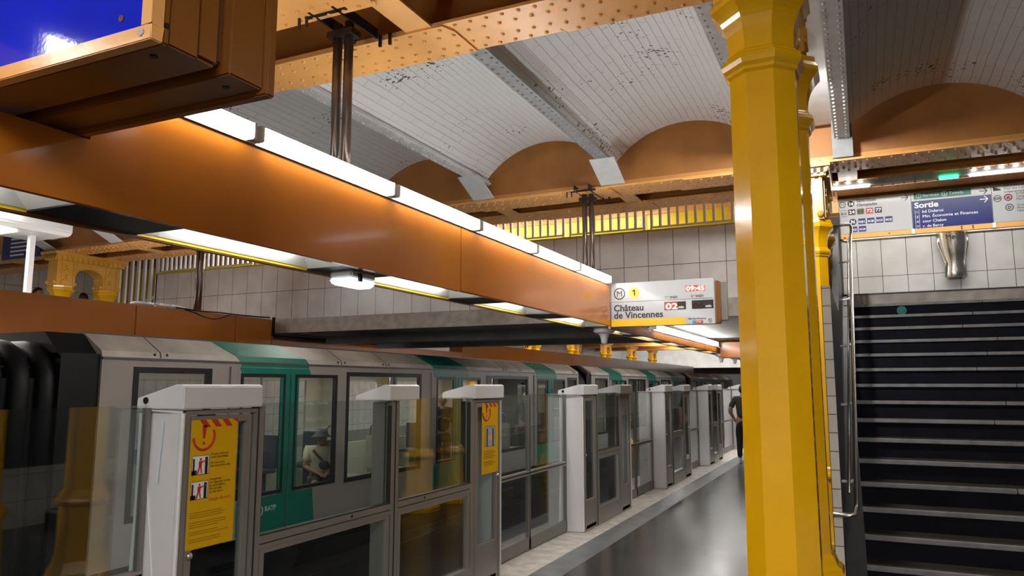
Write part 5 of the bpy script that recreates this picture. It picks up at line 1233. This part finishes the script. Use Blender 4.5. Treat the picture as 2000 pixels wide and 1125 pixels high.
# seated man with bucket hat
HATG = mat('grey_blue_felt', (0.16, 0.18, 0.21), 0.8); CRT = mat('cream_tshirt', (0.72, 0.70, 0.50), 0.8)
def hat(t, P, L):
    H_ = P((0, 0.10, 1.10))
    MB().lathe([(0.150, -0.005), (0.152, 0.0), (0.105, 0.035), (0.098, 0.05), (0.088, 0.115), (0.078, 0.125)], (H_.x, H_.y, H_.z+0.02), 28).build('bucket_hat', HATG, t, smooth=True)
    MB().tube([P((0.12, 0.13, 0.92)), P((0.05, 0.19, 0.83)), P((-0.06, 0.20, 0.72)), P((-0.16, 0.12, 0.62))], 0.016, 6).build('strap', INK, t)
    m = MB(); c = P((-0.03, 0.22, 0.71)); m.ball(c, 0.09, 12, 8, (1.0, 0.55, 0.8)); m.build('sling_bag', mat('dark_grey_bag', (0.04, 0.04, 0.045), 0.7), t, smooth=True)
    MB().lathe([(0.029, -0.01), (0.031, 0), (0.029, 0.01)], tuple(P((-0.085, 0.25, 0.60))), 12).build('watch', INK, t)
S_ = dict(SIT); S_['look'] = (0.1, 0.9, -0.45); S_['head'] = (0, 0.09, 1.09)
person('seated man in grey bucket hat and cream T-shirt inside the train', (-7.58, 9.28, -0.26), (0.75, -0.65), S_, SKIN, CRT, mat('dark_shorts', (0.05, 0.045, 0.05), 0.8), hair='short', extra=hat, longs=False)
BLU = mat('blue_shirt', (0.08, 0.13, 0.20), 0.8)
person('seated passenger in blue shirt near the first train door', (-7.75, 7.25, -0.26), (0.3, 0.9), SIT, SKIN, BLU, DARKB)
BEI = mat('beige_knit', (0.40, 0.32, 0.22), 0.9)
ST2 = dict(STAND); ST2.update(el_l=(-0.25, 0.10, 1.10), wr_l=(-0.10, 0.30, 1.18), el_r=(0.25, 0.1, 1.1), wr_r=(0.10, 0.30, 1.2), look=(0, 0.9, -0.35))
person('standing passenger in beige beanie and dark jacket behind the second train door', (-7.6, 13.0, -0.2), (0.5, -0.85), ST2, SKIN, DARKB, DARKB, hair='cap', hair_m=BEI, sleeve=1)
person('passenger in red checked shirt inside the train right of the second poster', (-7.6, 15.0, -0.26), (0.3, -0.9), SIT, SKIN, mat('red_check', (0.28, 0.10, 0.08), 0.8), DARKB, sleeve=1)
person('fair-haired standing passenger in dark coat behind the third train door', (-7.55, 16.95, -0.2), (0.3, -0.9), STAND, SKIN, DARKB, DARKB, hair_m=mat('fair_hair', (0.45, 0.33, 0.2), 0.7), sleeve=1)
person('person with black hair on the opposite steps, left of the ornate arch', (-14.3, 9.02, 1.85), (1, 0.4), STAND, SKIN, WHT, DARKB)
person('person with close-cropped hair and red collar seen through the ornate arch', (-14.3, 9.98, 1.85), (0.2, -1), STAND, SKIN_D, mat('red_cloth', (0.35, 0.03, 0.04), 0.8), DARKB)

# ================================================================== ADDED FILL LIGHTS (area lights without fittings, and one added lamp)
def area(name, loc, rot, sx, sy, e, col=(1, 0.97, 0.92)):
    d = bpy.data.lights.new(name, 'AREA'); d.shape = 'RECTANGLE'; d.size = sx; d.size_y = sy; d.energy = e; d.color = col
    o = bpy.data.objects.new(name, d); COL.objects.link(o); o.location = loc; o.rotation_euler = rot; return o
area('fill_platform_rear', (0.9, -2.5, 3.85), (0, 0, 0), 0.3, 4.0, 230)  # added fill from behind the camera
area('fill_opposite', (-11.0, 4.0, 4.2), (0, 0, 0), 0.3, 5.0, 60)  # added fill above the opposite platform
area('fill_opposite_far', (-11.3, 36.0, 4.6), (0, 0, 0), 0.3, 34.0, 700)  # added to brighten the far columns beyond the footbridge
area('fill_portal', (-8.0, 52.5, 4.6), (radians(50), 0, 0), 14.0, 0.3, 230)  # unseen source added to brighten the portal wall
area('fill_platform_far', (-1.0, 22.0, 3.9), (0, 0, 0), 0.3, 10.0, 160)  # added fill along the far platform
area('fill_landing', (0.9, 11.4, 4.65), (0, 0, 0), 3.0, 0.3, 32)  # added to lift the landing wall and direction boards
area('fill_passage', (-7.0, 11.5, 4.65), (0, 0, 0), 8.0, 0.3, 100)  # added to lift the passage and yellow panels
q = thing('fill_lamp', 'small added fill lamp on the flat ceiling strip, hidden behind the nearest column', 'lamp', (-0.52, 6.4, 4.3))
B(-0.62, -0.42, 6.2, 6.5, 4.30, 4.44).build('housing', WHITEP, q)  # housing made up for the added fill light
area('fill_mid', (-0.58, 6.52, 4.26), (radians(50), 0, radians(25)), 0.2, 0.25, 42)  # added behind the column, aimed at the dim footbridge tiles
